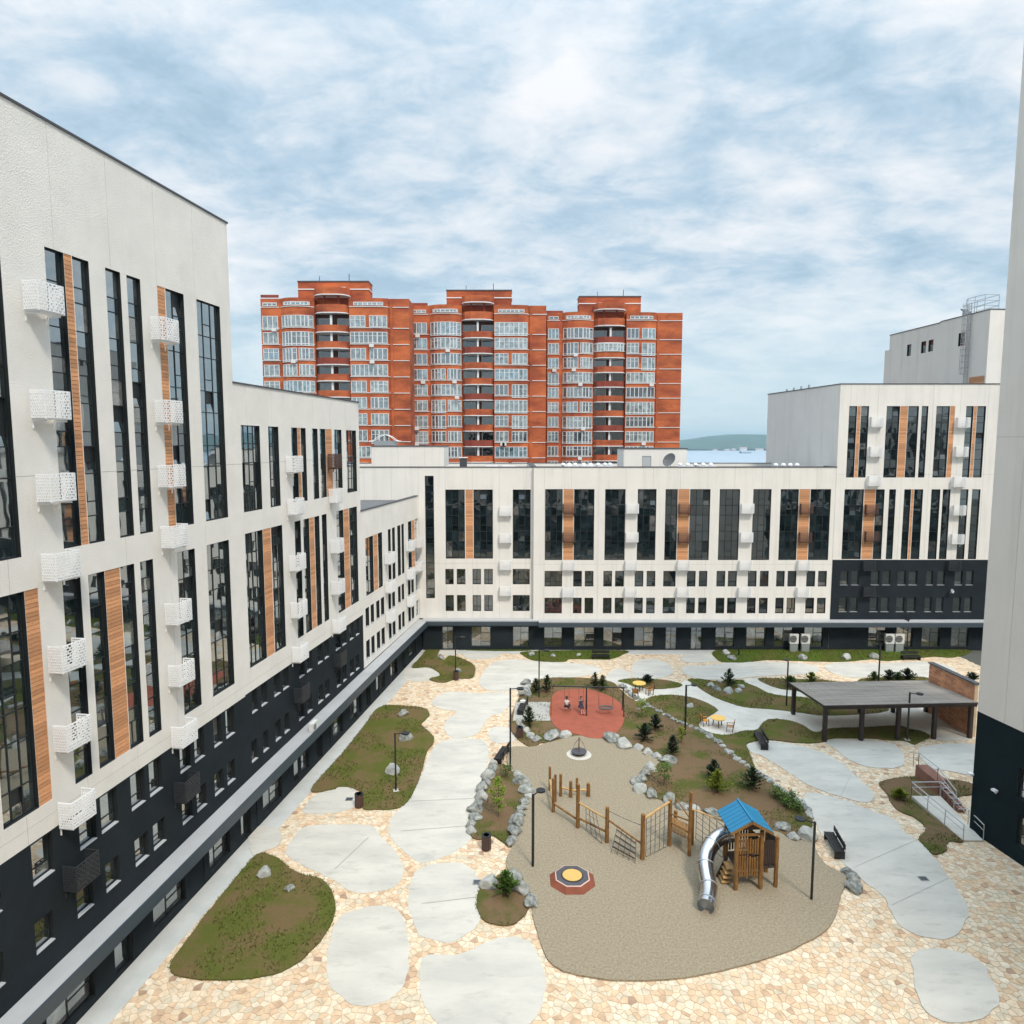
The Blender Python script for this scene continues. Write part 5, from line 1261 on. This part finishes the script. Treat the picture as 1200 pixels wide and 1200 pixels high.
broadleaf(798,872,852,.8,'yellowgreen','yellow-green shrub in the bed beside the dark narrow pine',260,3,.2,'shrub')
broadleaf(778,922,894,1.5,'green','loose green sapling in the bed near the sand edge',420,4,.25)
broadleaf(592,912,898,1.0,'green','low green shrub at the top of the left tree bed',180,5,.1,'shrub')
for i,(px,py) in enumerate(((908,936),(915,941),(921,947),(927,941),(934,952))): broadleaf(px,py,py-11,1.0,'green','grassy shrub at the right tip of the bed, %s from the left'%ORD[i],200,30+i,.05,'shrub')
# ---------------------------------------------------------------- pergola
pn=G(965.7,869.4); pf=G(1135.8,865.7); qn=G(928.8,838)
P0=Vector((24.86,52.96)); ex=Vector((36.81-24.86,53.55-52.96)); LX=ex.length; ex.normalize(); prz_=math.atan2(ex.y,ex.x); DY=5.45
t_=thing('pergola','large black-framed pergola with flat grey roof attached to a brick wall','pergola',(P0.x,P0.y,.08),prz_)
for i in range(5):
    x=LX*i/4
    MB().box(x-.14,x+.14,-.14,.14,0,2.85).build('post','pergola_dark',t_)
    if i in (0,3,4) or i==2: MB().box(x-.14,x+.14,DY-.14,DY+.14,0,2.6).build('post','pergola_dark',t_)
ZN,ZF=3.04,2.72
MB().box(-.25,LX+.3,-.24,-.145,ZN-.36,ZN-.06).build('beam','pergola_dark',t_); MB().box(-.25,LX+.3,DY+.145,DY+.24,ZF-.3,ZF-.06).build('beam','pergola_dark',t_)
for x in [LX*i/4 for i in range(5)]:
    MB().bar((x,-.14,ZN-.2),(x,DY+.14,ZF-.2),.12,.26).build('rafter','pergola_dark',t_)
nx_=14; wS=(LX+.7)/nx_
for i in range(nx_):
    mb=MB(); a_=-.35+wS*i+.01; c_=a_+wS-.02
    k=4
    for j in range(k):
        xa=a_+(c_-a_)*j/k; xb_=a_+(c_-a_)*(j+1)/k; zo=.0; rib=.04
        mb.add([(xa,-.35,ZN),(xa+.04,-.35,ZN+rib),(xb_-.04,-.35,ZN+.0),(xb_,-.35,ZN),(xa,DY+.35,ZF),(xa+.04,DY+.35,ZF+rib),(xb_-.04,DY+.35,ZF),(xb_,DY+.35,ZF)],[(0,1,5,4),(1,2,6,5),(2,3,7,6)])
    mb.add([(a_,-.35,ZN-.05),(c_,-.35,ZN-.05),(c_,DY+.35,ZF-.05),(a_,DY+.35,ZF-.05),(a_,-.35,ZN),(c_,-.35,ZN),(c_,DY+.35,ZF),(a_,DY+.35,ZF)],[(3,2,1,0),(0,1,5,4),(2,3,7,6),(1,2,6,5),(3,0,4,7)])
    mb.build('roof_sheet','roof_sheet',t_)
MB().bar((-.36,-.4,ZN-.03),(-.36,DY+.4,ZF-.03),.08,.16).build('fascia','pergola_dark',t_); MB().box(-.4,LX+.4,-.44,-.36,ZN-.12,ZN+.03).build('fascia','pergola_dark',t_)
# brick wall beside the pergola (runs away from the camera)
A=Vector(G(1131.9,861.8)); Bq=Vector(G(1097,843.4)); 
dv=(Bq-A); dv.normalize(); A=Vector((37.1,53.7)); dv=Vector((-.09,.996)); Lw=5.3
t_=thing('brick_wall','tall reddish brick wall with sloping dark cap at the right end of the pergola','wall',(A.x,A.y,0),math.atan2(dv.y,dv.x))
def wtop(s_): return 4.5
core=MB(); core.add([(0,0,0),(Lw,0,0),(Lw,0,wtop(Lw)-.05),(0,0,wtop(0)-.05),(0,-.3,0),(Lw,-.3,0),(Lw,-.3,wtop(Lw)-.05),(0,-.3,wtop(0)-.05)],[(0,1,2,3),(5,4,7,6),(4,0,3,7),(1,5,6,2),(3,2,6,7)]); core.build('wall_core','mortar',t_)
bk=MB(); row=0; z=.02
while z<5.1:
    x=-(.3 if row%2 else 0)
    while x<Lw:
        a_=max(x,0); c_=min(x+.58,Lw)
        if c_-a_>.05 and z+.17<wtop((a_+c_)/2)-.05: bk.box(a_,c_,-.001,.018,z,z+.17)
        x+=.60
    row+=1; z+=.19
o=bk.build('brick','brick_wall',t_); o['kind']='stuff'
cp=MB(); cp.add([(-.1,.1,wtop(0)-.04),(Lw+.1,.1,wtop(Lw)-.04),(Lw+.1,-.4,wtop(Lw)-.04),(-.1,-.4,wtop(0)-.04),(-.1,.1,wtop(0)+.06),(Lw+.1,.1,wtop(Lw)+.06),(Lw+.1,-.4,wtop(Lw)+.06),(-.1,-.4,wtop(0)+.06)],[(3,2,1,0),(4,5,6,7),(0,1,5,4),(1,2,6,5),(2,3,7,6),(3,0,4,7)]); cp.build('cap','coping',t_)
# ---------------------------------------------------------------- ramp with railings
r0=G(1068,933); r1=G(1128.5,986.7); r2=G(1152,987); r3=G(1102,933)
t_=thing('access_ramp','pale concrete access ramp with steel handrails against the dark tower base','ramp',(0,0,0))
mb=MB(); zt_=.32
r0=G(1068,933,.3); r3=G(1102,933,.3)
mb.add([(*r0,.0),(*r3,.0),(*r2,.0),(*r1,.0),(*r0,zt_),(*r3,zt_),(*r2,.12),(*r1,.12)],[(4,7,6,5),(0,1,5,4),(1,2,6,5),(2,3,7,6),(3,0,4,7)]); mb.build('ramp_slab','concrete_light',t_)
# brown stepped entrance between ramp and tower
ns_=6
for i in range(ns_):
    ya=r3[1]+.9-i*.42; xa=r3[0]+.18
    xe_=28.5+(40.3-ya)*.155 if ya<40.3 else 28.9
    MB().box(xa,xe_+.3,ya-.36,ya,0,.95-.13*i).build('step','stair_brown',t_)
    MB().box(xa,xe_+.3,ya-.40,ya-.365,.90-.13*i,.965-.13*i).build('nosing','sill',t_)
MB().box(r3[0]+.18,29.5,r3[1]+.905,r3[1]+3.2,0,.95).build('landing','stair_brown',t_)
def rail(pts,zs,name='handrail',h=.95):
    pp=[(p[0],p[1],z+h) for p,z in zip(pts,zs)]; MB().tube(pp,.034,6).build(name,'canopy_top',t_); MB().tube([(p[0],p[1],p[2]-.35) for p in pp],.022,6).build(name,'canopy_top',t_)
    for (a,za),(c,zc_) in zip(zip(pts,zs),zip(pts[1:],zs[1:])):
        L=math.hypot(c[0]-a[0],c[1]-a[1]); n=max(1,int(L/1.3))
        for k in range(n+1):
            f_=k/n; x,y,z=a[0]+(c[0]-a[0])*f_,a[1]+(c[1]-a[1])*f_,za+(zc_-za)*f_
            MB().tube([(x,y,z),(x,y,z+h)],.024,6).build('rail_post','galv',t_)
rail([r1,r0],[.12,zt_]); rail([r2,r3],[.12,zt_]); rail([r0,(r3[0],r0[1]+.05)],[zt_]*2)
rail([(r3[0]+.25,r3[1]-1.2),(r3[0]+.25,r3[1]+.8),(r3[0]+.25,r3[1]+3.0),(28.4,r3[1]+3.0)],[.32,.95,.95,.95])
for px,py,lab in ((1082,1031,'small dark square drain cover in the big slab right of the sand'),(559.5,1035,'small dark drain cover in the slab left of the nearest conifer'),(409.5,937.5,'small dark drain cover in the slab by the left lawn bin'),(846,882,'dark drain cover')):
    if px==846: continue
    p=G(px,py); d_=thing('drain_cover',lab,'drain cover',(p[0],p[1],.07)); MB().box(-.25,.25,-.2,.2,0,.012).build('frame','galv',d_)
    for k in range(5): MB().box(-.21,.21,-.165+k*.07,-.125+k*.07,.0125,.02).build('bar','black_metal',d_)
mat('saw_cut',(0.33,0.32,0.29),0.95)
for a_,c_ in (((392,1020),(432,982)),((478,940),(566,936)),((470,975),(556,968)),((985,935),(1000,902)),((1000,1018),(1075,985)),((1045,1062),(1112,1030)),((495,1060),(562,1052))):
    A_,B_=G(*a_),G(*c_); struct(MB().bar((A_[0],A_[1],.0715),(B_[0],B_[1],.0715),.022,.004).build('saw_cut','saw_cut'))
# bicycle racks
for px0_,px1_,lab in ((1071,1091,'low black bicycle rack by the far wall, left of two'),(1104,1123,'low black bicycle rack by the far wall, right of two')):
    a_=G(px0_,761); c_=G(px1_,761); t_=thing('bicycle_rack',lab,'bicycle rack',(a_[0],a_[1],.05)); L=c_[0]-a_[0]
    MB().bar((0,0,.1),(L,0,.1),.05).build('base_rail','black_metal',t_)
    for k in range(5):
        x=L*(k+.2)/5; MB().tube([(x,0,.05),(x,.0,.6),(x+.14,0,.72),(x+.28,0,.6),(x+.28,0,.05)],.022,6).build('hoop','black_metal',t_)
# ---------------------------------------------------------------- tables and chairs
def table(px,py,lab):
    p=G(px,py); t_=thing('round_table',lab,'table',(p[0],p[1],.08),.4,'yellow round tables')
    MB().cyl(0,0,.70,.75,.62,24).build('tabletop','table_yellow',t_)
    for k in range(3): a_=2.1*k; MB().bar((math.cos(a_)*.42,math.sin(a_)*.42,0),(math.cos(a_)*.34,math.sin(a_)*.34,.70),.06).build('leg','brown_metal',t_)
    MB().tube([(0,0,.62),(0,0,.70)],[.36,.36],16).build('apron','brown_metal',t_); return p
def chair(px,py,rz,lab,m='plastic_orange'):
    p=G(px,py); t_=thing('chair',lab,'chair',(p[0],p[1],.08),rz,'orange garden chairs')
    for k in range(4): MB().box(-.24,.24,-.24+k*.125,-.135+k*.125,.42,.45).build('seat_slat',m,t_)
    for k in range(4): MB().bar((-.24,.27+k*.03,.54+k*.12),(.24,.27+k*.03,.54+k*.12),.03,.10).build('back_slat',m,t_)
    for sx_ in (-.25,.25):
        MB().bar((sx_,-.24,0),(sx_,-.22,.62),.05).build('leg','brown_metal',t_); MB().bar((sx_,.22,0),(sx_,.38,.98),.05).build('leg','brown_metal',t_)
        MB().bar((sx_,-.26,.62),(sx_,.30,.64),.06,.035).build('armrest',m,t_)
table(749,810,'yellow-orange round table on the path behind the swings, farther one')
chair(744.5,818,2.9,'brown-orange chair in front of the farther yellow table, left one','chair_wood'); chair(761,815,-1.2,'brown-orange chair right of the farther yellow table','chair_wood')
table(841,852,'yellow-orange round table on the pale path left of the black bench, nearer one')
chair(826,851,1.7,'bright orange chair left of the nearer yellow table'); chair(855,858,-1.9,'orange-brown chair right of the nearer yellow table','chair_wood')
# ---------------------------------------------------------------- trampoline
p=G(670.5,1034); t_=thing('trampoline','octagonal grey play trampoline with yellow middle and rust-red surround in the sand','trampoline',(p[0],p[1],.12),.39)
def oct_(r): return [(math.cos(math.pi/4*k)*r,math.sin(math.pi/4*k)*r) for k in range(8)]
mb=MB(); o1,o2=oct_(1.30),oct_(.96); mb.add([(*q,0) for q in o1]+[(*q,.26) for q in o2],[(i,(i+1)%8,8+(i+1)%8,8+i) for i in range(8)]); mb.build('surround','pad_rust',t_)
mb=MB(); o1,o2=oct_(.99),oct_(.92); mb.add([(*q,.262) for q in o1]+[(*q,.275) for q in o2]+[(*q,.20) for q in o1],[(i,(i+1)%8,8+(i+1)%8,8+i) for i in range(8)]+[(16+i,16+(i+1)%8,(i+1)%8,i) for i in range(8)]); mb.build('edge_strip','pad_edge',t_)
mb=MB(); mb.prism(oct_(.93),.2,.28); mb.build('pad','pad_grey',t_); MB().cyl(0,0,.281,.30,.60,20).build('pad_ring','frame_dark',t_); MB().cyl(0,0,.301,.315,.53,20).build('jump_mat','pad_yellow',t_)
# ---------------------------------------------------------------- merry-go-round
p=G(678.5,886); t_=thing('merry_go_round','small dark merry-go-round with a centre pole on a pale ring in the sand','play equipment',(p[0],p[1],.12))
MB().cyl(0,0,0,.015,.95,24).build('ring_base','concrete_light',t_); MB().tube([(0,0,.18),(0,0,.26),(0,0,.30)],[.55,.60,.58],22).build('platform','pad_grey',t_)
MB().cyl(0,0,.0,1.35,.05,8).build('pole','timber',t_)
for a_ in (0,1.57,3.14,4.71): MB().tube([(math.cos(a_)*.5,math.sin(a_)*.5,.3),(math.cos(a_)*.36,math.sin(a_)*.36,.8),(.03*math.cos(a_),.03*math.sin(a_),1.25)],.02,6).build('handle','steel',t_)
# ---------------------------------------------------------------- swings
a_=Vector(G(646,836)); m__=Vector(G(686,832)); c_=Vector(G(730,838)); d=(c_-a_); LS_=d.length; rzs=math.atan2(d.y,d.x)
t_=thing('swing_set','long dark swing frame over the red rubber surface','swing set',(a_.x,a_.y,.13),rzs)
MB().tube([(-.1,0,2.35),(LS_+.1,0,2.35)],.06,8).build('top_beam','black_metal',t_)
for x in (0,LS_*.49,LS_):
    for s_ in (-1,1): MB().tube([(x,s_*.75,0),(x,s_*.06,2.35)],.045,8).build('leg','timber' if x==0 else 'black_metal',t_)
rp=MB()
for x in (1.15,1.55,2.4,2.8):
    MB().tube([(x,0,2.3),(x,-.05,.55)],.014,5).build('chain','rope',t_)
for x in (1.35,2.6): MB().box(x-.26,x+.26,-.15,.08,.5,.54).build('seat','frame_dark',t_)
nc=LS_*.76
for sx_ in (-.6,.6):
    for s_ in (-.3,.3): MB().tube([(nc+sx_*1.05,0,2.3),(nc+sx_,s_,.55)],.012,5).build('chain','rope',t_)
mb=MB(); pts=[(nc+math.cos(k*math.pi/8)*.62,math.sin(k*math.pi/8)*.42,.52) for k in range(17)]; mb.tube(pts,.06,6); mb.build('nest_ring','rope',t_)
mb=MB()
for k in range(-3,4): mb.tube([(nc+k*.17,-.36,.5),(nc+k*.17,.36,.5)],.015,4)
for k in range(-2,3): mb.tube([(nc-.58,k*.14,.5),(nc+.58,k*.14,.5)],.015,4)
o=mb.build('nest_net','rope',t_); o['kind']='stuff'
# children on the swings
def skin(name,chains,m,parent,sub=2):
    me=bpy.data.meshes.new(name); vs=[]; es=[]; rs=[]
    for ch in chains:
        base=len(vs)
        for i,(p_,r_) in enumerate(ch):
            if isinstance(p_,int): idx=p_
            else: vs.append(p_); rs.append(r_); idx=len(vs)-1
            if i: es.append((prev,idx))
            prev=idx
    me.from_pydata(vs,es,[]); o=link(name,me,parent); me.materials.append(MATS[m])
    md=o.modifiers.new('skin','SKIN'); 
    for v_,r_ in zip(me.skin_vertices[0].data,rs):
        v_.radius=(r_,r_)
    me.skin_vertices[0].data[0].use_root=True
    md.use_smooth_shade=True; s_=o.modifiers.new('sub','SUBSURF'); s_.levels=sub; s_.render_levels=sub
    return o
def child(loc,rz,label,shirt,trous,shoe,k=1.0):
    t_=thing('person',label,'child',loc,rz); t_.scale=(k,k,k)
    # seated, facing -y, hips at origin height .06
    def L(s_): 
        sh=(.12*s_,.02,.44); el=(.20*s_,-.06,.33); ha=(.20*s_,-.06,.52)
        return sh,el,ha
    ch=[[((0,0,.08),.10),((0,.01,.22),.095),((0,.02,.38),.10),((0,.02,.45),.05),((0,.01,.50),.04),((0,-.005,.57),.075),((0,-.005,.66),.085),((0,0,.72),.05)]]
    for s_ in (-1,1):
        ch.append([(2,0),((.12*s_,.02,.42),.045),((.19*s_,-.05,.36),.032),((.20*s_,-.10,.50),.026),((.20*s_,-.09,.57),.028)])
        ch.append([(0,0),((.07*s_,-.04,.07),.075),((.085*s_,-.30,.08),.055),((.085*s_,-.36,-.10),.042),((.085*s_,-.40,-.27),.032),((.085*s_,-.47,-.29),.035)])
    skin('body',ch,'skin',t_)
    skin('shirt',[[((0,.0,.11),.115),((0,.01,.24),.112),((0,.02,.38),.118),((0,.02,.43),.075)],[(2,0),((.13*1,.02,.415),.058),((.17,-.03,.375),.048)],[(2,0),((-.13,.02,.415),.058),((-.17,-.03,.375),.048)]],shirt,t_)
    skin('trousers',[[((0,0,.08),.115),((.07,-.05,.07),.09),((.085,-.29,.08),.068),((.085,-.35,-.08),.056)],[(0,0),((-.07,-.05,.07),.09),((-.085,-.29,.08),.068),((-.085,-.35,-.08),.056)]],trous,t_)
    for s_ in (-1,1): MB().tube([(.085*s_,-.38,-.29),(.085*s_,-.46,-.30),(.085*s_,-.52,-.31)],[.045,.05,.035],8).build('shoe',shoe,t_,smooth=True)
    h_=MB(); vs=[]; fs=[]; n=10
    rings=[(.0,.775),(.055,.765),(.088,.72),(.094,.66),(.085,.60)]
    for i,(r_,z) in enumerate(rings):
        for q in range(n): a_=2*math.pi*q/n; y=math.sin(a_)*r_; vs.append((math.cos(a_)*r_,max(y,-.055 if i>2 else -1)+.012,z))
    for i in range(len(rings)-1):
        for q in range(n): q2=(q+1)%n; fs.append((i*n+q,i*n+q2,(i+1)*n+q2,(i+1)*n+q))
    h_.add(vs,fs); h_.build('hair','hair',t_,smooth=True)
    f_=MB()
    for s_ in (-1,1): f_.box(.03*s_-.009,.03*s_+.009,-.095,-.082,.64,.652)
    f_.box(-.02,.02,-.09,-.08,.585,.592); f_.build('face','hair',t_)
    n_=MB(); n_.tube([(0,-.085,.645),(0,-.105,.615)],[.008,.014],6); n_.build('nose','skin',t_)
M_=Matrix.Rotation(rzs,3,'Z')
for x,rz2,lab,sh,tr_,so_ in ((1.35,2.6,'child in white top and dark trousers on the left swing','cloth_white','cloth_navy','cloth_navy'),(2.6,.2,'child in dark navy clothes and pink shoes on the second swing','cloth_navy','cloth_navy','cloth_pink')):
    w=M_@Vector((x,-.03,.55)); child((a_.x+w.x,a_.y+w.y,.13+.54),rz2,lab,sh,tr_,so_,1.25)
# ---------------------------------------------------------------- wooden climbing trail
t_=thing('climbing_trail','wooden climbing trail of log posts, beams, nets and ropes in the sand','play equipment',(0,0,0))
def post(bp,topy,r=.11,m='timber',lean=0):
    g_=G(*bp,.1) if False else G(*bp); h=atY(bp[0],topy,g_[1])[2]
    o=MB(); o.tube([(g_[0],g_[1],.08),(g_[0]+lean*.5,g_[1],h*.5),(g_[0]+lean,g_[1],h-.03),(g_[0]+lean,g_[1],h)],[r*1.05,r,r*.95,r*.8],9); o.build('log_post',m,t_); return (g_[0],g_[1],h)
q1=post((644.3,928),898.5,.09); q2=post((648.4,953.5),912,.10); q2b=post((650.7,941),907.7,.09); q3=post((657,934.8),907.3,.10)
q4=post((668.8,936),915.5,.11); q5=post((676,930),911.7,.09); q6=post((677,971.8),918.7,.12); q7=post((689.4,934.8),917.7,.13); q8=post((711.2,989),945.8,.12); q9=post((752.8,1009),953.9,.13)
q10=post((784.3,993),936.8,.12); q11=post((807.7,1005),928,.10); q12=post((811,992),948.8,.09); q13=post((791.5,966),950,.12)
def log(a,za,c,zc_,r=.05,m='timber_pale',nm='beam',sag=0):
    mid=((a[0]+c[0])/2,(a[1]+c[1])/2,(za+zc_)/2-sag); MB().tube([(a[0],a[1],za),mid,(c[0],c[1],zc_)],r,7).build(nm,m,t_)
log(q1,.9,q2,.55,.07); log(q3,.75,q4,.6,.07); log(q4,.6,q7,.55,.07); log(q2,.7,q6,.62,.07,'timber'); log(q6,.75,q8,.75,.07,'timber')
log(q6,1.75,q8,1.55,.06); log(q8,1.55,q9,1.0,.06,'timber'); log(q8,2.1,q9,2.1,.018,'rope','rope',.05); log(q9,2.5,q10,2.85,.07)
log(q10,1.6,q11,1.5,.06,'timber'); log(q10,2.1,q11,2.2,.05,'timber'); log(q13,1.7,q12,1.5,.05,'timber')
def net(c00,c10,c11,c01,nu_,nv_,nm='rope_net',r=.018,rungs=None):
    """rope net spanned over four 3-D corners"""
    V=Vector; a,b_,c,d_=map(V,(c00,c10,c11,c01)); mb=MB()
    f_=lambda u_,v_: tuple(a*(1-u_)*(1-v_)+b_*u_*(1-v_)+c*u_*v_+d_*(1-u_)*v_)
    for i in range(nu_+1): mb.tube([f_(i/nu_,0),f_(i/nu_,.5),f_(i/nu_,1)],r,4,cap=False)
    for j in range(nv_+1): mb.tube([f_(0,j/nv_),f_(.5,j/nv_),f_(1,j/nv_)],r,4,cap=False)
    o=mb.build(nm,'rope',t_); return o
def lp3(a,c,k,z,dy=0): return (a[0]+(c[0]-a[0])*k,a[1]+(c[1]-a[1])*k+dy,z)
net(lp3(q6,q8,.30,.25),lp3(q6,q8,.8,.15,-.5),lp3(q6,q8,.62,1.55),lp3(q6,q8,.28,1.65),3,4)
net(lp3(q8,q9,.06,.12,-.9),lp3(q8,q9,.72,.1,-.9),lp3(q8,q9,.82,1.05),lp3(q8,q9,.30,1.4),4,5)
for k in (1,2,3,4):
    aa=Vector(lp3(q8,q9,.06,.12,-.9)).lerp(Vector(lp3(q8,q9,.30,1.4)),k/4.6); bb=Vector(lp3(q8,q9,.72,.1,-.9)).lerp(Vector(lp3(q8,q9,.82,1.05)),k/4.6)
    MB().tube([tuple(aa),tuple(bb)],.035,6).build('rung','timber_dark',t_)
net(lp3(q9,q10,.12,.15),lp3(q9,q10,.95,.15),lp3(q9,q10,.95,2.75),lp3(q9,q10,.12,2.55),5,6)
# small platform between posts
zpl=1.05
qa=(q10[0]+q12[0]-q11[0],q10[1]+q12[1]-q11[1]+.3); qb=(q12[0],q12[1]+.3)
for k in range(6):
    f0,f1_=k/6+.01,(k+1)/6-.01; L_=lambda A,B,f:(A[0]+(B[0]-A[0])*f,A[1]+(B[1]-A[1])*f)
    c4=[L_(q10,q11,f0),L_(q10,q11,f1_),L_(qa,qb,f1_),L_(qa,qb,f0)]; MB().add([(*c,zpl) for c in c4]+[(*c,zpl+.07) for c in c4],[(3,2,1,0),(4,5,6,7),(0,1,5,4),(1,2,6,5),(2,3,7,6),(3,0,4,7)]).build('deck_board','timber',t_)
# ---------------------------------------------------------------- play tower
f1=Vector(G(861,1053)); f2=Vector(G(892,1053)); f3=Vector(G(910,1046)); f4=Vector(G(846.7,1034))
tx=thing('play_tower','wooden play tower with blue gabled roof beside the steel tube slide','play tower',(0,0,0))
f1=Vector((11.85,34.5)); f2=Vector((13.2,34.6)); fd=Vector((-.03,1)).normalized(); b1=f1+fd*1.6; b2=f2+fd*1.6; f3=Vector((14.07,34.75))
def tp(p,z0,z1,r=.12,m='timber'): MB().tube([(p.x,p.y,z0),(p.x,p.y,z1-.03),(p.x,p.y,z1)],[r,r,r*.8],10).build('log_post',m,tx)
for p in (f1,f2): tp(p,.08,3.35)
for p in (b1,b2): tp(p,.08,3.35)
f3b=f3+fd*1.3
tp(f3,.08,2.95,.11); tp(f3b,.08,2.9,.11)
def tbox(p,q,z0,z1,th,m,nm,off=0):
    d=(q-p).normalized(); n_=Vector((d.y,-d.x)); P_=p+n_*off; Q=q+n_*off; h=n_*th/2
    vs=[(*(P_-h),z0),(*(Q-h),z0),(*(Q+h),z0),(*(P_+h),z0),(*(P_-h),z1),(*(Q-h),z1),(*(Q+h),z1),(*(P_+h),z1)]
    MB().add(vs,[(0,3,2,1),(4,5,6,7),(0,1,5,4),(1,2,6,5),(2,3,7,6),(3,0,4,7)]).build(nm,m,tx)
def slats(p,q,z0,z1,n,m='timber',gap=.35,wave=.12):
    rn=random.Random(5)
    for k in range(n):
        a=p+(q-p)*((k+gap/2)/n); c=p+(q-p)*((k+1-gap/2)/n); tbox(a,c,z0+rn.uniform(-.04,wave),z1+rn.uniform(-.1,.05),.035,m,'slat')
d=(f2-f1).normalized()
slats(f1+d*.14,f2-d*.14,.75,1.95,8); slats(f1+d*.14,f2-d*.14,2.0,2.95,8)
for z in (.95,1.72,2.35,2.75): tbox(f1+d*.1,f2-d*.1,z,z+.07,.04,'timber_dark','cross_rail',-.05)
slats(b1+d*.14,b2-d*.14,1.3,2.7,7,'timber_dark')
slats(f2+fd*.15,b2-fd*.15,1.3,2.7,7,'timber_dark')
e2=(f3-f2).normalized(); slats(f2+e2*.14,f3-e2*.12,1.35,2.75,6,'timber_dark',.2); slats(f3+fd*.1,f3b-fd*.1,1.35,2.7,6,'timber_dark',.2)
# floor deck
MB().add([(*f1,1.2),(*f2,1.2),(*f3,1.2),(*f3b,1.2),(*b2,1.2),(*b1,1.2)]+[(*q,1.28) for q in (f1,f2,f3,f3b,b2,b1)],[(5,4,3,2,1,0),(6,7,8,9,10,11),(0,1,7,6),(1,2,8,7),(2,3,9,8),(3,4,10,9),(4,5,11,10),(5,0,6,11)]).build('deck','timber_dark',tx)
# steps up the left back
for k in range(4): MB().box(b1.x-.55+k*.08,b1.x-.1+k*.06,b1.y-1.2+.0,b1.y-.5,.2+.26*k,.26+.26*k).build('step','timber_pale',tx)
MB().bar((b1.x-.6,b1.y-.5,.1),(b1.x-.1,b1.y-.5,1.25),.08,.16).build('stringer','timber_dark',tx)
# roof : two blue pitches made of separate boards
ze=3.42; zr_=4.06; cm=(f1+f2)/2; n_=Vector((fd.y,-fd.x)); hw=1.13
ra=cm-fd*.30; rb=cm+fd*1.9
for s_ in (-1,1):
    nb=7
    for k in range(nb):
        A=ra+(rb-ra)*((k)/nb); B=ra+(rb-ra)*((k+1)/nb-.012)
        e1_=A+n_*s_*hw; e2_=B+n_*s_*hw; t0=.045
        vs=[(*A,zr_),(*B,zr_),(*e2_,ze),(*e1_,ze)]; vs+=[(x,y,z+t0) for x,y,z in vs]
        MB().add(vs,[(0,1,2,3),(7,6,5,4),(0,4,5,1),(1,5,6,2),(2,6,7,3),(3,7,4,0)]).build('roof_board','blue_roof',tx)
MB().bar((*(ra-fd*.02),zr_+.05),(*(rb+fd*.02),zr_+.05),.10,.07).build('ridge_cap','blue_roof',tx)
for s_ in (-1,1): MB().bar((*(ra-fd*.02),zr_-.06),(*(ra-fd*.02+n_*s_*hw),ze-.06),.05,.13).build('barge_board','timber',tx)
MB().add([(*(cm-fd*.02+n_*.85),ze+.02),(*(cm-fd*.02-n_*.85),ze+.02),(*(cm-fd*.02),zr_-.12)],[(0,1,2)]).build('gable','timber_dark',tx)
tbox(f1-d*.1,f2+d*.1,3.12,3.24,.08,'timber','cross_rail',.05)
t_=tx
# net between the trail and the tower
net((q12[0]+.15,q12[1]-.2,.6),(b1.x-.15,b1.y,.9),(b1.x-.15,b1.y,2.7),(q12[0]+.15,q12[1]-.2,2.75),4,6)
MB().tube([(q11[0],q11[1],2.95),(b1.x,b1.y,2.95)],.05,7).build('beam','timber_pale',tx)
# steel tube slide
sl_=thing('tube_slide','curved stainless steel tube slide leaving the left side of the play tower','slide',(0,0,0))
pts=[]
for px,py,z in ((858,977,2.25),(851,978,2.2),(843,981,2.1),(835,988,1.9),(829,999,1.6),(826.5,1012,1.3),(828,1025,1.0),(830.5,1038,.75),(830,1050,.6),(827,1062,.5)): 
    g_=G(px,py,z); pts.append((g_[0],g_[1],z))
fine=[]
for i in range(len(pts)-1):
    p0_,p1_,p2_,p3_=[Vector(pts[min(max(i+k,0),len(pts)-1)]) for k in (-1,0,1,2)]
    for k in range(4):
        q_=k/4; fine.append(tuple(.5*((2*p1_)+(p2_-p0_)*q_+(2*p0_-5*p1_+4*p2_-p3_)*q_*q_+(3*p1_-p0_-3*p2_+p3_)*q_**3)))
fine.append(pts[-1])
MB().tube(fine,.43,20,cap=False).build('tube','steel',sl_,smooth=True)
for i in (4,12,20,28,34):
    if i+1<len(fine): a=Vector(fine[i]); c=Vector(fine[i+1]); dd=(c-a).normalized(); MB().tube([tuple(a-dd*.03),tuple(a+dd*.03)],.455,20).build('flange','galv',sl_)
MB().tube([(fine[20][0],fine[20][1],.08),(fine[20][0],fine[20][1],fine[20][2]-.3)],.05,8).build('support','galv',sl_)
t2=G(832.5,1058,.1)
# ================================================================ AIR
hz_=MB(); hz_.box(-12000,12000,-200,20000,-95,260)
m=bpy.data.materials.new('haze'); m.use_nodes=True; tt=m.node_tree; tt.nodes.clear(); oo=tt.nodes.new('ShaderNodeOutputMaterial'); pv=tt.nodes.new('ShaderNodeVolumePrincipled')
pv.inputs['Color'].default_value=(0.62,0.86,1.0,1); pv.inputs['Density'].default_value=0.00007; pv.inputs['Anisotropy'].default_value=0.2; tt.links.new(pv.outputs[0],oo.inputs['Volume']); MATS['haze']=m
stuff(hz_.build('haze','haze'),'pale bluish haze that fades the hills across the bay','haze')
